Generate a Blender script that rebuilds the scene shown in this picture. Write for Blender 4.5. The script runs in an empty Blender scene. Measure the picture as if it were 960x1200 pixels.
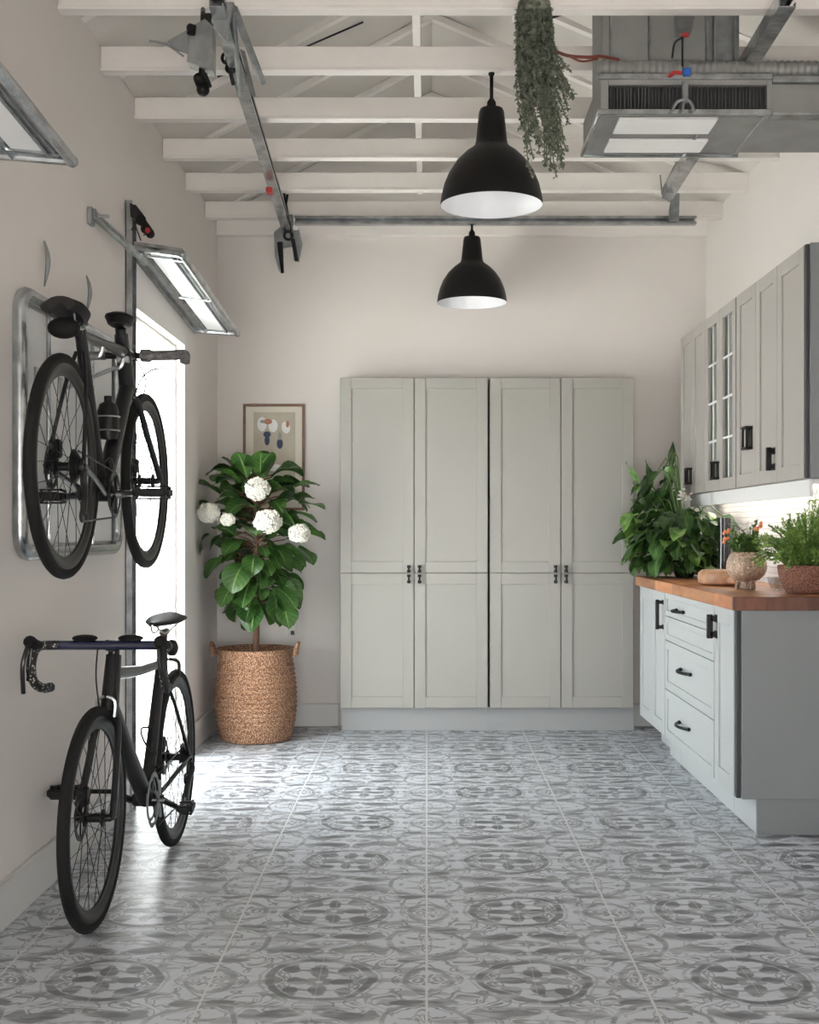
import bpy, bmesh, math, random
from mathutils import Vector, Matrix, noise
R = math.radians; PI = math.pi
COL = bpy.context.scene.collection
F = 1410.0; VX = 500.0; VY = 622.0; CH = 1.25
random.seed(7)

# ------------------------------------------------------------------ materials
def mat(name, col, rough=.5, metal=0.0, spec=.5, bump=0, bscale=60, var=0, vscale=4, coat=0, sheen=0):
    m = bpy.data.materials.new(name); m.use_nodes = True
    nt = m.node_tree; b = nt.nodes['Principled BSDF']
    c = (*col, 1)
    b.inputs['Base Color'].default_value = c
    b.inputs['Roughness'].default_value = rough
    b.inputs['Metallic'].default_value = metal
    b.inputs['Specular IOR Level'].default_value = spec
    b.inputs['Coat Weight'].default_value = coat
    tc = nt.nodes.new('ShaderNodeTexCoord')
    if var:
        n = nt.nodes.new('ShaderNodeTexNoise'); n.inputs['Scale'].default_value = vscale; n.inputs['Detail'].default_value = 4
        r = nt.nodes.new('ShaderNodeValToRGB')
        r.color_ramp.elements[0].position = .3; r.color_ramp.elements[1].position = .7
        r.color_ramp.elements[0].color = tuple(max(0, x*(1-var)) for x in col)+(1,)
        r.color_ramp.elements[1].color = tuple(min(1, x*(1+var)) for x in col)+(1,)
        nt.links.new(tc.outputs['Object'], n.inputs['Vector']); nt.links.new(n.outputs['Fac'], r.inputs['Fac'])
        nt.links.new(r.outputs['Color'], b.inputs['Base Color'])
    if bump:
        n2 = nt.nodes.new('ShaderNodeTexNoise'); n2.inputs['Scale'].default_value = bscale; n2.inputs['Detail'].default_value = 3
        bp = nt.nodes.new('ShaderNodeBump'); bp.inputs['Strength'].default_value = bump; bp.inputs['Distance'].default_value = .01
        nt.links.new(tc.outputs['Object'], n2.inputs['Vector']); nt.links.new(n2.outputs['Fac'], bp.inputs['Height'])
        nt.links.new(bp.outputs['Normal'], b.inputs['Normal'])
    return m

def emis(name, col, s):
    m = bpy.data.materials.new(name); m.use_nodes = True
    b = m.node_tree.nodes['Principled BSDF']
    b.inputs['Base Color'].default_value = (.55, .56, .56, 1)
    b.inputs['Roughness'].default_value = .4
    b.inputs['Emission Color'].default_value = (*col, 1)
    b.inputs['Emission Strength'].default_value = s
    return m

def glassmat(name, tint=(.95, .97, .97), refl=.08, rough=.03):
    m = bpy.data.materials.new(name); m.use_nodes = True
    nt = m.node_tree; nt.nodes.clear()
    o = nt.nodes.new('ShaderNodeOutputMaterial'); t = nt.nodes.new('ShaderNodeBsdfTransparent'); t.inputs[0].default_value = (*tint, 1)
    g = nt.nodes.new('ShaderNodeBsdfGlossy'); g.inputs['Roughness'].default_value = rough
    mx = nt.nodes.new('ShaderNodeMixShader'); mx.inputs[0].default_value = refl
    nt.links.new(t.outputs[0], mx.inputs[1]); nt.links.new(g.outputs[0], mx.inputs[2]); nt.links.new(mx.outputs[0], o.inputs[0])
    return m

class G:
    """tiny math-node helper"""
    def __init__(s, nt): s.nt = nt
    def m(s, op, a, b=None, c=None, clamp=False):
        n = s.nt.nodes.new('ShaderNodeMath'); n.operation = op; n.use_clamp = clamp
        for i, v in enumerate((a, b, c)):
            if v is None: continue
            if isinstance(v, (int, float)): n.inputs[i].default_value = v
            else: s.nt.links.new(v, n.inputs[i])
        return n.outputs[0]
    def smooth(s, v, lo, hi):
        n = s.nt.nodes.new('ShaderNodeMapRange'); n.interpolation_type = 'SMOOTHSTEP'
        n.inputs[1].default_value = lo; n.inputs[2].default_value = hi
        s.nt.links.new(v, n.inputs[0]); return n.outputs[0]
    def band(s, v, c, w, soft=.006):
        d = s.m('ABSOLUTE', s.m('SUBTRACT', v, c))
        return s.smooth(s.m('SUBTRACT', w, d), -soft, soft)

def floor_mat():
    m = bpy.data.materials.new('encaustic_tile'); m.use_nodes = True
    nt = m.node_tree; b = nt.nodes['Principled BSDF']; g = G(nt)
    tc = nt.nodes.new('ShaderNodeTexCoord')
    # painterly distortion
    n0 = nt.nodes.new('ShaderNodeTexNoise'); n0.inputs['Scale'].default_value = 5; n0.inputs['Detail'].default_value = 3
    nt.links.new(tc.outputs['Object'], n0.inputs['Vector'])
    sub = nt.nodes.new('ShaderNodeVectorMath'); sub.operation = 'SUBTRACT'; sub.inputs[1].default_value = (.5, .5, .5)
    nt.links.new(n0.outputs['Color'], sub.inputs[0])
    sc = nt.nodes.new('ShaderNodeVectorMath'); sc.operation = 'SCALE'; sc.inputs['Scale'].default_value = .085
    nt.links.new(sub.outputs[0], sc.inputs[0])
    ad = nt.nodes.new('ShaderNodeVectorMath'); ad.operation = 'ADD'
    nt.links.new(tc.outputs['Object'], ad.inputs[0]); nt.links.new(sc.outputs[0], ad.inputs[1])
    def fold(vec):
        sp = nt.nodes.new('ShaderNodeSeparateXYZ'); nt.links.new(vec, sp.inputs[0])
        def f(o, off):
            a = g.m('DIVIDE', g.m('ADD', o, off), .6)
            return g.m('ABSOLUTE', g.m('SUBTRACT', g.m('FRACT', a), .5))   # 0 at tile centre, .5 at its edge
        return f(sp.outputs[0], 60.0), f(sp.outputs[1], 60.0-3.65+.0)
    ax, ay = fold(ad.outputs[0]); gx, gy = fold(tc.outputs['Object'])
    def rad(x, y, cx, cy, sx=1, sy=1):
        dx = g.m('MULTIPLY', g.m('SUBTRACT', x, cx), sx); dy = g.m('MULTIPLY', g.m('SUBTRACT', y, cy), sy)
        return g.m('SQRT', g.m('ADD', g.m('MULTIPLY', dx, dx), g.m('MULTIPLY', dy, dy)))
    r0 = rad(ax, ay, 0, 0)
    masks = []
    masks.append(g.band(r0, .245, .020))
    masks.append(g.m('MULTIPLY', g.band(r0, .285, .006), .55))
    masks.append(g.smooth(g.m('SUBTRACT', .062, rad(ax, ay, .105, .0, 1, 1.5)), -.006, .006))
    masks.append(g.smooth(g.m('SUBTRACT', .062, rad(ax, ay, .0, .105, 1.5, 1)), -.006, .006))
    masks.append(g.smooth(g.m('SUBTRACT', .045, rad(ax, ay, .125, .125, 1, 1)), -.006, .006))
    masks.append(g.m('MULTIPLY', g.band(rad(ax, ay, .5, .5), .20, .014), .8))
    masks.append(g.m('MULTIPLY', g.band(rad(ax, ay, .5, .0, 1, .8), .115, .013), .8))
    masks.append(g.smooth(g.m('SUBTRACT', .045, rad(ax, ay, .13, .40, .45, 1.1)), -.006, .006))
    masks.append(g.smooth(g.m('SUBTRACT', .045, rad(ax, ay, .42, .27, .6, 1.5)), -.006, .006))
    # folded noise: mirrored scrollwork in each tile
    cb = nt.nodes.new('ShaderNodeCombineXYZ'); nt.links.new(ax, cb.inputs[0]); nt.links.new(ay, cb.inputs[1])
    n1 = nt.nodes.new('ShaderNodeTexNoise'); n1.inputs['Scale'].default_value = 7.5; n1.inputs['Detail'].default_value = 1.5; n1.inputs['Distortion'].default_value = 1.2
    nt.links.new(cb.outputs[0], n1.inputs['Vector'])
    scroll = g.m('MULTIPLY', g.smooth(g.m('SUBTRACT', .030, g.m('ABSOLUTE', g.m('SUBTRACT', n1.outputs['Fac'], .5))), -.010, .012), .8)
    masks.append(scroll)
    blot = g.m('MULTIPLY', g.smooth(n1.outputs['Fac'], .575, .61), .8)
    masks.append(blot)
    acc = masks[0]
    for k in masks[1:]: acc = g.m('MAXIMUM', acc, k)
    # uneven brush wear
    mp = nt.nodes.new('ShaderNodeMapping'); mp.inputs['Scale'].default_value = (7, 22, 1); nt.links.new(tc.outputs['Object'], mp.inputs[0])
    n2 = nt.nodes.new('ShaderNodeTexNoise'); n2.inputs['Scale'].default_value = 1; n2.inputs['Detail'].default_value = 4
    nt.links.new(mp.outputs[0], n2.inputs['Vector'])
    wear = g.smooth(n2.outputs['Fac'], .28, .60)
    acc2 = g.m('MULTIPLY', acc, g.m('ADD', g.m('MULTIPLY', wear, .6), .4))
    streak = g.m('MULTIPLY', g.smooth(n2.outputs['Fac'], .52, .62), .48)
    acc3 = g.m('MAXIMUM', acc2, streak)
    mix = nt.nodes.new('ShaderNodeMix'); mix.data_type = 'RGBA'
    mix.inputs[6].default_value = (.60, .63, .675, 1); mix.inputs[7].default_value = (.145, .15, .16, 1)
    nt.links.new(acc3, mix.inputs[0])
    # grout
    ex = g.smooth(g.m('SUBTRACT', gx, .4945), -.001, .001)
    ey = g.m('MULTIPLY', g.smooth(g.m('SUBTRACT', gy, .4965), -.001, .001), .6)
    cx = g.m('MULTIPLY', g.smooth(g.m('SUBTRACT', .0028, gx), -.001, .001), .35)
    gr = g.m('MAXIMUM', g.m('MAXIMUM', ex, ey), cx)
    mix2 = nt.nodes.new('ShaderNodeMix'); mix2.data_type = 'RGBA'; mix2.inputs[7].default_value = (.66, .66, .66, 1)
    nt.links.new(gr, mix2.inputs[0]); nt.links.new(mix.outputs[2], mix2.inputs[6])
    nt.links.new(mix2.outputs[2], b.inputs['Base Color'])
    rr = g.m('ADD', g.m('MULTIPLY', n2.outputs['Fac'], .25), .26)
    nt.links.new(rr, b.inputs['Roughness'])
    bp = nt.nodes.new('ShaderNodeBump'); bp.inputs['Strength'].default_value = .25; bp.inputs['Distance'].default_value = .003
    h = g.m('SUBTRACT', g.m('MULTIPLY', n2.outputs['Fac'], .5), gr)
    nt.links.new(h, bp.inputs['Height']); nt.links.new(bp.outputs['Normal'], b.inputs['Normal'])
    return m

def weave_mat(name, c1, c2, su=180, sz=150, strength=.9):
    m = bpy.data.materials.new(name); m.use_nodes = True
    nt = m.node_tree; b = nt.nodes['Principled BSDF']; b.inputs['Roughness'].default_value = .8
    tc = nt.nodes.new('ShaderNodeTexCoord')
    v = nt.nodes.new('ShaderNodeTexVoronoi'); v.inputs['Scale'].default_value = su; v.inputs['Randomness'].default_value = .75
    mp = nt.nodes.new('ShaderNodeMapping'); mp.inputs['Scale'].default_value = (1, 1, sz/su)
    nt.links.new(tc.outputs['Object'], mp.inputs[0]); nt.links.new(mp.outputs[0], v.inputs['Vector'])
    r = nt.nodes.new('ShaderNodeValToRGB'); r.color_ramp.elements[0].color = (*c1, 1); r.color_ramp.elements[1].color = (*c2, 1)
    r.color_ramp.elements[0].position = .15; r.color_ramp.elements[1].position = .6
    nt.links.new(v.outputs['Distance'], r.inputs[0])
    nt.links.new(r.outputs[0], b.inputs['Base Color'])
    bp = nt.nodes.new('ShaderNodeBump'); bp.inputs['Strength'].default_value = strength; bp.inputs['Distance'].default_value = .006; bp.invert = True
    nt.links.new(v.outputs['Distance'], bp.inputs['Height']); nt.links.new(bp.outputs[0], b.inputs['Normal'])
    return m

def wood_mat(name, c1, c2, scale=(2, 14, 14), rough=.35, stave=None):
    m = bpy.data.materials.new(name); m.use_nodes = True
    nt = m.node_tree; b = nt.nodes['Principled BSDF']; b.inputs['Roughness'].default_value = rough
    tc = nt.nodes.new('ShaderNodeTexCoord'); mp = nt.nodes.new('ShaderNodeMapping'); mp.inputs['Scale'].default_value = scale
    n = nt.nodes.new('ShaderNodeTexNoise'); n.inputs['Scale'].default_value = 2; n.inputs['Detail'].default_value = 6; n.inputs['Distortion'].default_value = .6
    nt.links.new(tc.outputs['Object'], mp.inputs[0]); nt.links.new(mp.outputs[0], n.inputs['Vector'])
    r = nt.nodes.new('ShaderNodeValToRGB'); r.color_ramp.elements[0].color = (*c1, 1); r.color_ramp.elements[1].color = (*c2, 1)
    r.color_ramp.elements[0].position = .35; r.color_ramp.elements[1].position = .65
    nt.links.new(n.outputs['Fac'], r.inputs[0])
    out = r.outputs[0]
    if stave:
        g = G(nt); sp = nt.nodes.new('ShaderNodeSeparateXYZ'); nt.links.new(tc.outputs['Object'], sp.inputs[0])
        a = g.m('FLOOR', g.m('DIVIDE', sp.outputs[0], stave)); wn = nt.nodes.new('ShaderNodeTexWhiteNoise')
        bq = g.m('FLOOR', g.m('DIVIDE', g.m('ADD', sp.outputs[1], g.m('MULTIPLY', a, .37)), .45))
        cb = nt.nodes.new('ShaderNodeCombineXYZ'); nt.links.new(a, cb.inputs[0]); nt.links.new(bq, cb.inputs[1]); nt.links.new(cb.outputs[0], wn.inputs[0])
        hs = nt.nodes.new('ShaderNodeHueSaturation'); nt.links.new(out, hs.inputs['Color'])
        nt.links.new(g.m('ADD', g.m('MULTIPLY', wn.outputs[0], .6), .7), hs.inputs['Value'])
        out = hs.outputs[0]
    nt.links.new(out, b.inputs['Base Color'])
    return m

def stone_mat():
    m = bpy.data.materials.new('stacked_white_stone'); m.use_nodes = True
    nt = m.node_tree; b = nt.nodes['Principled BSDF']; b.inputs['Roughness'].default_value = .6; g = G(nt)
    tc = nt.nodes.new('ShaderNodeTexCoord'); sp = nt.nodes.new('ShaderNodeSeparateXYZ'); nt.links.new(tc.outputs['Object'], sp.inputs[0])
    n = nt.nodes.new('ShaderNodeTexNoise'); n.inputs['Scale'].default_value = 9; nt.links.new(tc.outputs['Object'], n.inputs['Vector'])
    cb = nt.nodes.new('ShaderNodeCombineXYZ'); nt.links.new(sp.outputs[1], cb.inputs[0])
    nt.links.new(g.m('ADD', sp.outputs[2], g.m('MULTIPLY', n.outputs['Fac'], .018)), cb.inputs[1])
    br = nt.nodes.new('ShaderNodeTexBrick'); br.inputs['Scale'].default_value = 1; br.inputs['Brick Width'].default_value = .22; br.inputs['Row Height'].default_value = .032
    br.inputs['Mortar Size'].default_value = .0022; br.inputs['Mortar Smooth'].default_value = .6
    br.inputs['Color1'].default_value = (.80, .78, .77, 1); br.inputs['Color2'].default_value = (.66, .64, .63, 1); br.inputs['Mortar'].default_value = (.5, .48, .47, 1)
    nt.links.new(cb.outputs[0], br.inputs['Vector']); nt.links.new(br.outputs['Color'], b.inputs['Base Color'])
    bp = nt.nodes.new('ShaderNodeBump'); bp.inputs['Strength'].default_value = .8; bp.inputs['Distance'].default_value = .008
    h = g.m('ADD', g.m('MULTIPLY', n.outputs['Fac'], .6), g.m('MULTIPLY', br.outputs['Fac'], -1.0))
    nt.links.new(h, bp.inputs['Height']); nt.links.new(bp.outputs[0], b.inputs['Normal'])
    return m

def leaf_mat(name, c1, c2, vscale=12, rough=.38, veins=0):
    m = mat(name, c1, rough, spec=.5)
    nt = m.node_tree; b = nt.nodes['Principled BSDF']
    tc = nt.nodes.new('ShaderNodeTexCoord'); n = nt.nodes.new('ShaderNodeTexNoise'); n.inputs['Scale'].default_value = vscale; n.inputs['Detail'].default_value = 2
    r = nt.nodes.new('ShaderNodeValToRGB'); r.color_ramp.elements[0].color = (*c1, 1); r.color_ramp.elements[1].color = (*c2, 1)
    r.color_ramp.elements[0].position = .35; r.color_ramp.elements[1].position = .65
    nt.links.new(tc.outputs['Object'], n.inputs['Vector']); nt.links.new(n.outputs['Fac'], r.inputs[0])
    if veins:
        g = G(nt); uvn = nt.nodes.new('ShaderNodeUVMap'); sp = nt.nodes.new('ShaderNodeSeparateXYZ'); nt.links.new(uvn.outputs[0], sp.inputs[0])
        v = g.m('ABSOLUTE', g.m('SUBTRACT', sp.outputs[0], .5))
        mid = g.smooth(g.m('SUBTRACT', .028, v), -.008, .008)
        side = g.smooth(g.m('SINE', g.m('MULTIPLY', g.m('SUBTRACT', sp.outputs[1], g.m('MULTIPLY', v, .55)), 44)), .90, .99)
        vv = g.m('MULTIPLY', g.m('MAXIMUM', mid, g.m('MULTIPLY', side, .5)), veins)
        mx = nt.nodes.new('ShaderNodeMix'); mx.data_type = 'RGBA'; mx.inputs[7].default_value = (.22, .36, .10, 1)
        nt.links.new(vv, mx.inputs[0]); nt.links.new(r.outputs[0], mx.inputs[6]); nt.links.new(mx.outputs[2], b.inputs['Base Color'])
    else: nt.links.new(r.outputs[0], b.inputs['Base Color'])
    b.inputs['Coat Weight'].default_value = .15; b.inputs['Coat Roughness'].default_value = .3
    return m

M = dict(
 wall=mat('wall_paint', (.735, .69, .655), .75, bump=.05, bscale=40, var=.02, vscale=1.2),
 beam=mat('painted_timber', (.81, .77, .73), .6, bump=.12, bscale=30, var=.05, vscale=3),
 roof=mat('painted_boards', (.66, .62, .575), .7, bump=.1, bscale=20, var=.06, vscale=2),
 base=mat('skirting_paint', (.66, .655, .635), .5),
 trim=mat('white_trim', (.80, .80, .79), .45),
 floor=floor_mat(),
 tall=mat('sage_grey_paint', (.35, .338, .305), .42, var=.015, vscale=2),
 tallk=mat('plinth_grey_paint', (.33, .335, .33), .5),
 low=mat('pale_grey_paint', (.50, .525, .525), .38, var=.015, vscale=2),
 up=mat('warm_grey_paint', (.41, .385, .355), .42, var=.015, vscale=2),
 end_shade=mat('end_panel_painted_shade', (.21, .222, .228), .4, var=.015, vscale=2),  # cabinet grey darkened; shade of the camera-facing ends put into the colour
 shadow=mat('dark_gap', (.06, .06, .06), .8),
 black=mat('black_enamel', (.006, .0055, .0055), .42, spec=.3),
 blackmatte=mat('black_rubber', (.009, .0085, .008), .75, spec=.25, bump=.25, bscale=220),
 carbon=mat('black_carbon', (.006, .006, .007), .3, spec=.4, coat=.2),
 rim=mat('black_rim', (.018, .016, .015), .38, metal=.2),
 brown=mat('bronze_tube', (.09, .05, .035), .3, metal=.4),
 dark=mat('dark_steel', (.04, .04, .04), .35, metal=.8),
 steel=mat('bright_steel', (.5, .5, .5), .28, metal=.95, var=.1, vscale=30),
 galv=mat('galvanised_metal', (.46, .48, .49), .27, metal=.95, var=.32, vscale=14, bump=.15, bscale=35),
 galvd=mat('weathered_grey_metal', (.27, .28, .28), .5, metal=.6, var=.3, vscale=14),
 sheet=mat('sheet_metal', (.31, .31, .30), .5, metal=.5, var=.12, vscale=6),
 grille=mat('grille_dark', (.03, .03, .032), .4, metal=.3),
 grillel=mat('grille_fin', (.13, .13, .13), .4, metal=.5),
 inner=mat('white_enamel', (.86, .86, .88), .35),
 tape=mat('grey_grip_tape', (.16, .155, .15), .7, bump=.5, bscale=120, var=.5, vscale=60),
 saddle=mat('saddle_leather', (.014, .012, .011), .55, spec=.3),
 tape2=mat('patterned_grip_tape', (.05, .05, .05), .6, var=.0),
 navy=mat('glossy_navy', (.015, .02, .05), .2, coat=.6),
 wood=wood_mat('oiled_worktop', (.36, .135, .055), (.56, .26, .12), scale=(9, 1.6, 9), rough=.33, stave=.075),
 wood_shade=wood_mat('worktop_painted_shade', (.10, .030, .014), (.19, .065, .03), scale=(9, 9, 3), rough=.4, stave=.12),  # worktop wood darkened: shade of its end face painted into the colour
 wood2=wood_mat('carved_wood', (.38, .20, .11), (.60, .36, .22), scale=(3, 9, 9), rough=.5),
 framew=wood_mat('frame_wood', (.14, .07, .035), (.22, .11, .055), scale=(8, 8, 8), rough=.4),
 paper=mat('mat_board', (.70, .66, .58), .8), print=mat('print_paper', (.50, .45, .36), .8, var=.12, vscale=6),
 pw=mat('print_white', (.80, .80, .78), .8), pb=mat('print_blue', (.05, .07, .12), .8), pr=mat('print_rust', (.45, .20, .13), .8), pg=mat('print_grey', (.32, .32, .30), .8),
 basket=weave_mat('seagrass_weave', (.62, .40, .26), (.20, .09, .045), 120, 95),
 terr=weave_mat('terracotta_weave', (.48, .235, .165), (.17, .07, .045), 170, 150),
 soil=mat('soil', (.035, .022, .015), .95, bump=.6, bscale=60),
 bark=mat('bark', (.16, .08, .05), .8, bump=.4, bscale=50),
 fig=leaf_mat('fig_leaf', (.012, .045, .009), (.040, .10, .018), 9, .36, .6),
 dpl=leaf_mat('pothos_leaf', (.010, .036, .008), (.045, .12, .022), 16, .36, .4),
 dpl2=leaf_mat('bright_leaf', (.05, .15, .02), (.20, .33, .08), 30, .4, .5),
 fern=leaf_mat('fern_leaf', (.10, .22, .03), (.30, .44, .10), 20, .5),
 shrub=leaf_mat('shrub_leaf', (.07, .18, .03), (.22, .34, .09), 40, .5),
 dusty=leaf_mat('dusty_leaf', (.075, .09, .06), (.24, .26, .19), 50, .7),
 stem=mat('green_stem', (.10, .17, .05), .6),
 petal=mat('white_petal', (.62, .60, .53), .7, var=.06, vscale=40),
 orange=mat('orange_petal', (.80, .28, .12), .6),
 gold=mat('speckled_beige_glaze', (.50, .37, .28), .32, metal=.35, bump=.9, bscale=130, var=.4, vscale=90),
 stone=stone_mat(), glass=glassmat('clear_glass'), cabglass=glassmat('cabinet_glass', (.88, .90, .88), .22, .12),
 curtain=mat('white_curtain', (.86, .86, .84), .8),
 lamp=emis('frosted_diffuser', (1, .97, .93), .14), striplight=mat('white_strip', (.85, .84, .82), .4), led=emis('led_strip', (1, .9, .8), 7.0),
 vase=mat('smoked_vase', (.02, .02, .022), .15, coat=.4), redm=mat('red_plastic', (.45, .03, .03), .4), bluem=mat('blue_plastic', (.02, .12, .45), .4),
 redcable=mat('red_brown_cable', (.16, .035, .02), .5), terrace=mat('pale_paving', (.75, .75, .73), .8), plate=mat('switch_plate', (.62, .62, .60), .4),
)
# patterned handlebar tape: white dots on black
def tape_pattern():
    m = M['tape2']; nt = m.node_tree; b = nt.nodes['Principled BSDF']
    tc = nt.nodes.new('ShaderNodeTexCoord'); v = nt.nodes.new('ShaderNodeTexVoronoi'); v.inputs['Scale'].default_value = 95
    r = nt.nodes.new('ShaderNodeValToRGB'); r.color_ramp.elements[0].color = (.5, .48, .44, 1); r.color_ramp.elements[1].color = (.012, .012, .012, 1)
    r.color_ramp.elements[0].position = .25; r.color_ramp.elements[1].position = .36
    nt.links.new(tc.outputs['Object'], v.inputs['Vector']); nt.links.new(v.outputs['Distance'], r.inputs[0]); nt.links.new(r.outputs[0], b.inputs['Base Color'])
tape_pattern()

# ------------------------------------------------------------------ geometry helpers (world coordinates)
def B(): return bmesh.new()
def box(bm, x0, y0, z0, x1, y1, z1, bev=0.0, rot=None, piv=None):
    x0, x1 = sorted((x0, x1)); y0, y1 = sorted((y0, y1)); z0, z1 = sorted((z0, z1))
    vs = [bm.verts.new(p) for p in ((x0,y0,z0),(x1,y0,z0),(x1,y1,z0),(x0,y1,z0),(x0,y0,z1),(x1,y0,z1),(x1,y1,z1),(x0,y1,z1))]
    fs = [bm.faces.new([vs[i] for i in f]) for f in ((3,2,1,0),(4,5,6,7),(0,1,5,4),(1,2,6,5),(2,3,7,6),(3,0,4,7))]
    allv = vs
    if bev:
        es = list({e for f in fs for e in f.edges})
        r = bmesh.ops.bevel(bm, geom=es, offset=bev, segments=1, affect='EDGES')
        allv = list({v for f in r['faces'] for v in f.verts} | {v for v in vs if v.is_valid})
    if rot is not None:
        p = Vector(piv) if piv is not None else Vector(((x0+x1)/2, (y0+y1)/2, (z0+z1)/2))
        for v in allv:
            v.co = rot @ (v.co-p) + p
    return allv
def tube(bm, pts, r, n=8, radii=None, flat=None, closed=False):
    pts = [Vector(p) for p in pts]; N = len(pts); rings = []
    up = None
    for i, p in enumerate(pts):
        if closed: t = (pts[(i+1) % N]-pts[i-1]).normalized()
        else: t = (pts[min(i+1, N-1)]-pts[max(i-1, 0)]).normalized()
        if up is None:
            a = Vector((0, 0, 1)) if abs(t.z) < .9 else Vector((1, 0, 0))
            up = (a - t*a.dot(t)).normalized()
        else:
            up = (up - t*up.dot(t))
            up = up.normalized() if up.length > 1e-6 else t.orthogonal().normalized()
        s = t.cross(up); rr = radii[i] if radii else r
        fl = flat if flat else 1
        rings.append([bm.verts.new(p + (up*math.cos(2*PI*k/n)*rr) + (s*math.sin(2*PI*k/n)*rr*fl)) for k in range(n)])
    m = N if closed else N-1
    for i in range(m):
        a, b = rings[i], rings[(i+1) % N]
        for k in range(n):
            bm.faces.new((a[k], a[(k+1) % n], b[(k+1) % n], b[k]))
    if not closed:
        bm.faces.new(rings[0][::-1]); bm.faces.new(rings[-1])
    return rings
def lathe(bm, c, prof, n=40, axis='z', a=None, ripple=None):
    """prof: list of (r, h) from bottom up"""
    rings = []; c = Vector(c)
    for (r, h) in prof:
        ring = []
        for k in range(n):
            th = 2*PI*k/n; rr = r*(ripple(th, h) if ripple else 1)
            if axis == 'z': v = Vector((rr*math.cos(th), rr*math.sin(th), h))
            elif axis == 'x': v = Vector((h, rr*math.cos(th), rr*math.sin(th)))
            else: v = Vector((rr*math.cos(th), h, rr*math.sin(th)))
            ring.append(bm.verts.new(c+v))
        rings.append(ring)
    for i in range(len(rings)-1):
        for k in range(n):
            bm.faces.new((rings[i][k], rings[i][(k+1) % n], rings[i+1][(k+1) % n], rings[i+1][k]))
    if prof[0][0] > 1e-4: bm.faces.new(rings[0][::-1])
    if prof[-1][0] > 1e-4: bm.faces.new(rings[-1])
def torus(bm, c, Rr, r, axis='x', n=64, k=10, sx=1.0):
    c = Vector(c); pts = []
    rings = []
    for i in range(n):
        t = 2*PI*i/n; ring = []
        for j in range(k):
            p = 2*PI*j/k; rr = Rr + r*math.cos(p); h = r*math.sin(p)*sx
            if axis == 'x': v = Vector((h, rr*math.cos(t), rr*math.sin(t)))
            elif axis == 'z': v = Vector((rr*math.cos(t), rr*math.sin(t), h))
            else: v = Vector((rr*math.cos(t), h, rr*math.sin(t)))
            ring.append(bm.verts.new(c+v))
        rings.append(ring)
    for i in range(n):
        a, b = rings[i], rings[(i+1) % n]
        for j in range(k): bm.faces.new((a[j], a[(j+1) % k], b[(j+1) % k], b[j]))
def prism(bm, pts, vec):
    """extrude polygon pts (3D) by vec"""
    vec = Vector(vec); a = [bm.verts.new(p) for p in pts]; b = [bm.verts.new(Vector(p)+vec) for p in pts]; n = len(a)
    bm.faces.new(a[::-1]); bm.faces.new(b)
    for i in range(n): bm.faces.new((a[i], a[(i+1) % n], b[(i+1) % n], b[i]))
def sphere(bm, c, r, sc=(1, 1, 1), u=16, v=10):
    bmesh.ops.create_uvsphere(bm, u_segments=u, v_segments=v, radius=r, matrix=Matrix.Translation(Vector(c)) @ Matrix.Diagonal((*sc, 1)))
def smooth_pts(pts, k=6):
    pts = [Vector(p) for p in pts]; out = []
    for i in range(len(pts)-1):
        p0 = pts[max(i-1, 0)]; p1 = pts[i]; p2 = pts[i+1]; p3 = pts[min(i+2, len(pts)-1)]
        for j in range(k):
            t = j/k
            out.append(.5*((2*p1)+(-p0+p2)*t+(2*p0-5*p1+4*p2-p3)*t*t+(-p0+3*p1-3*p2+p3)*t**3))
    out.append(pts[-1]); return out

def base_of(o):
    return Vector(o['_b']) if o is not None and '_b' in o else Vector((0, 0, 0))
def obj(name, bm, m, parent=None, loc=None, recalc=True, angle=38):
    b = base_of(parent) if parent else (Vector(loc) if loc else Vector((0, 0, 0)))
    bmesh.ops.translate(bm, verts=bm.verts, vec=-b)
    if recalc: bmesh.ops.recalc_face_normals(bm, faces=bm.faces)
    me = bpy.data.meshes.new(name); bm.to_mesh(me); bm.free()
    me.polygons.foreach_set('use_smooth', [True]*len(me.polygons))
    try: me.set_sharp_from_angle(angle=R(angle))
    except Exception: pass
    if isinstance(m, (list, tuple)):
        for q in m: me.materials.append(q)
    else: me.materials.append(m)
    o = bpy.data.objects.new(name, me); COL.objects.link(o)
    if parent: o.parent = parent
    else: o.location = b
    o['_b'] = tuple(b); ALL.append(o)
    return o
ALL = []
def thing(name, label, cat, loc, group=None):
    o = bpy.data.objects.new(name, None); COL.objects.link(o); o.location = loc; o.empty_display_size = .05
    o['_b'] = tuple(loc); o['label'] = label; o['category'] = cat
    if group: o['group'] = group
    ALL.append(o); return o
def tag(o, label, cat, group=None):
    o['label'] = label; o['category'] = cat
    if group: o['group'] = group
    return o
def struct(name, bm, m, loc=None, parent=None):
    o = obj(name, bm, m, parent, loc)
    if not parent: o['kind'] = 'structure'
    return o
def at(px, py, D): return Vector(((px-VX)*D/F, D, CH+(VY-py)*D/F))

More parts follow.
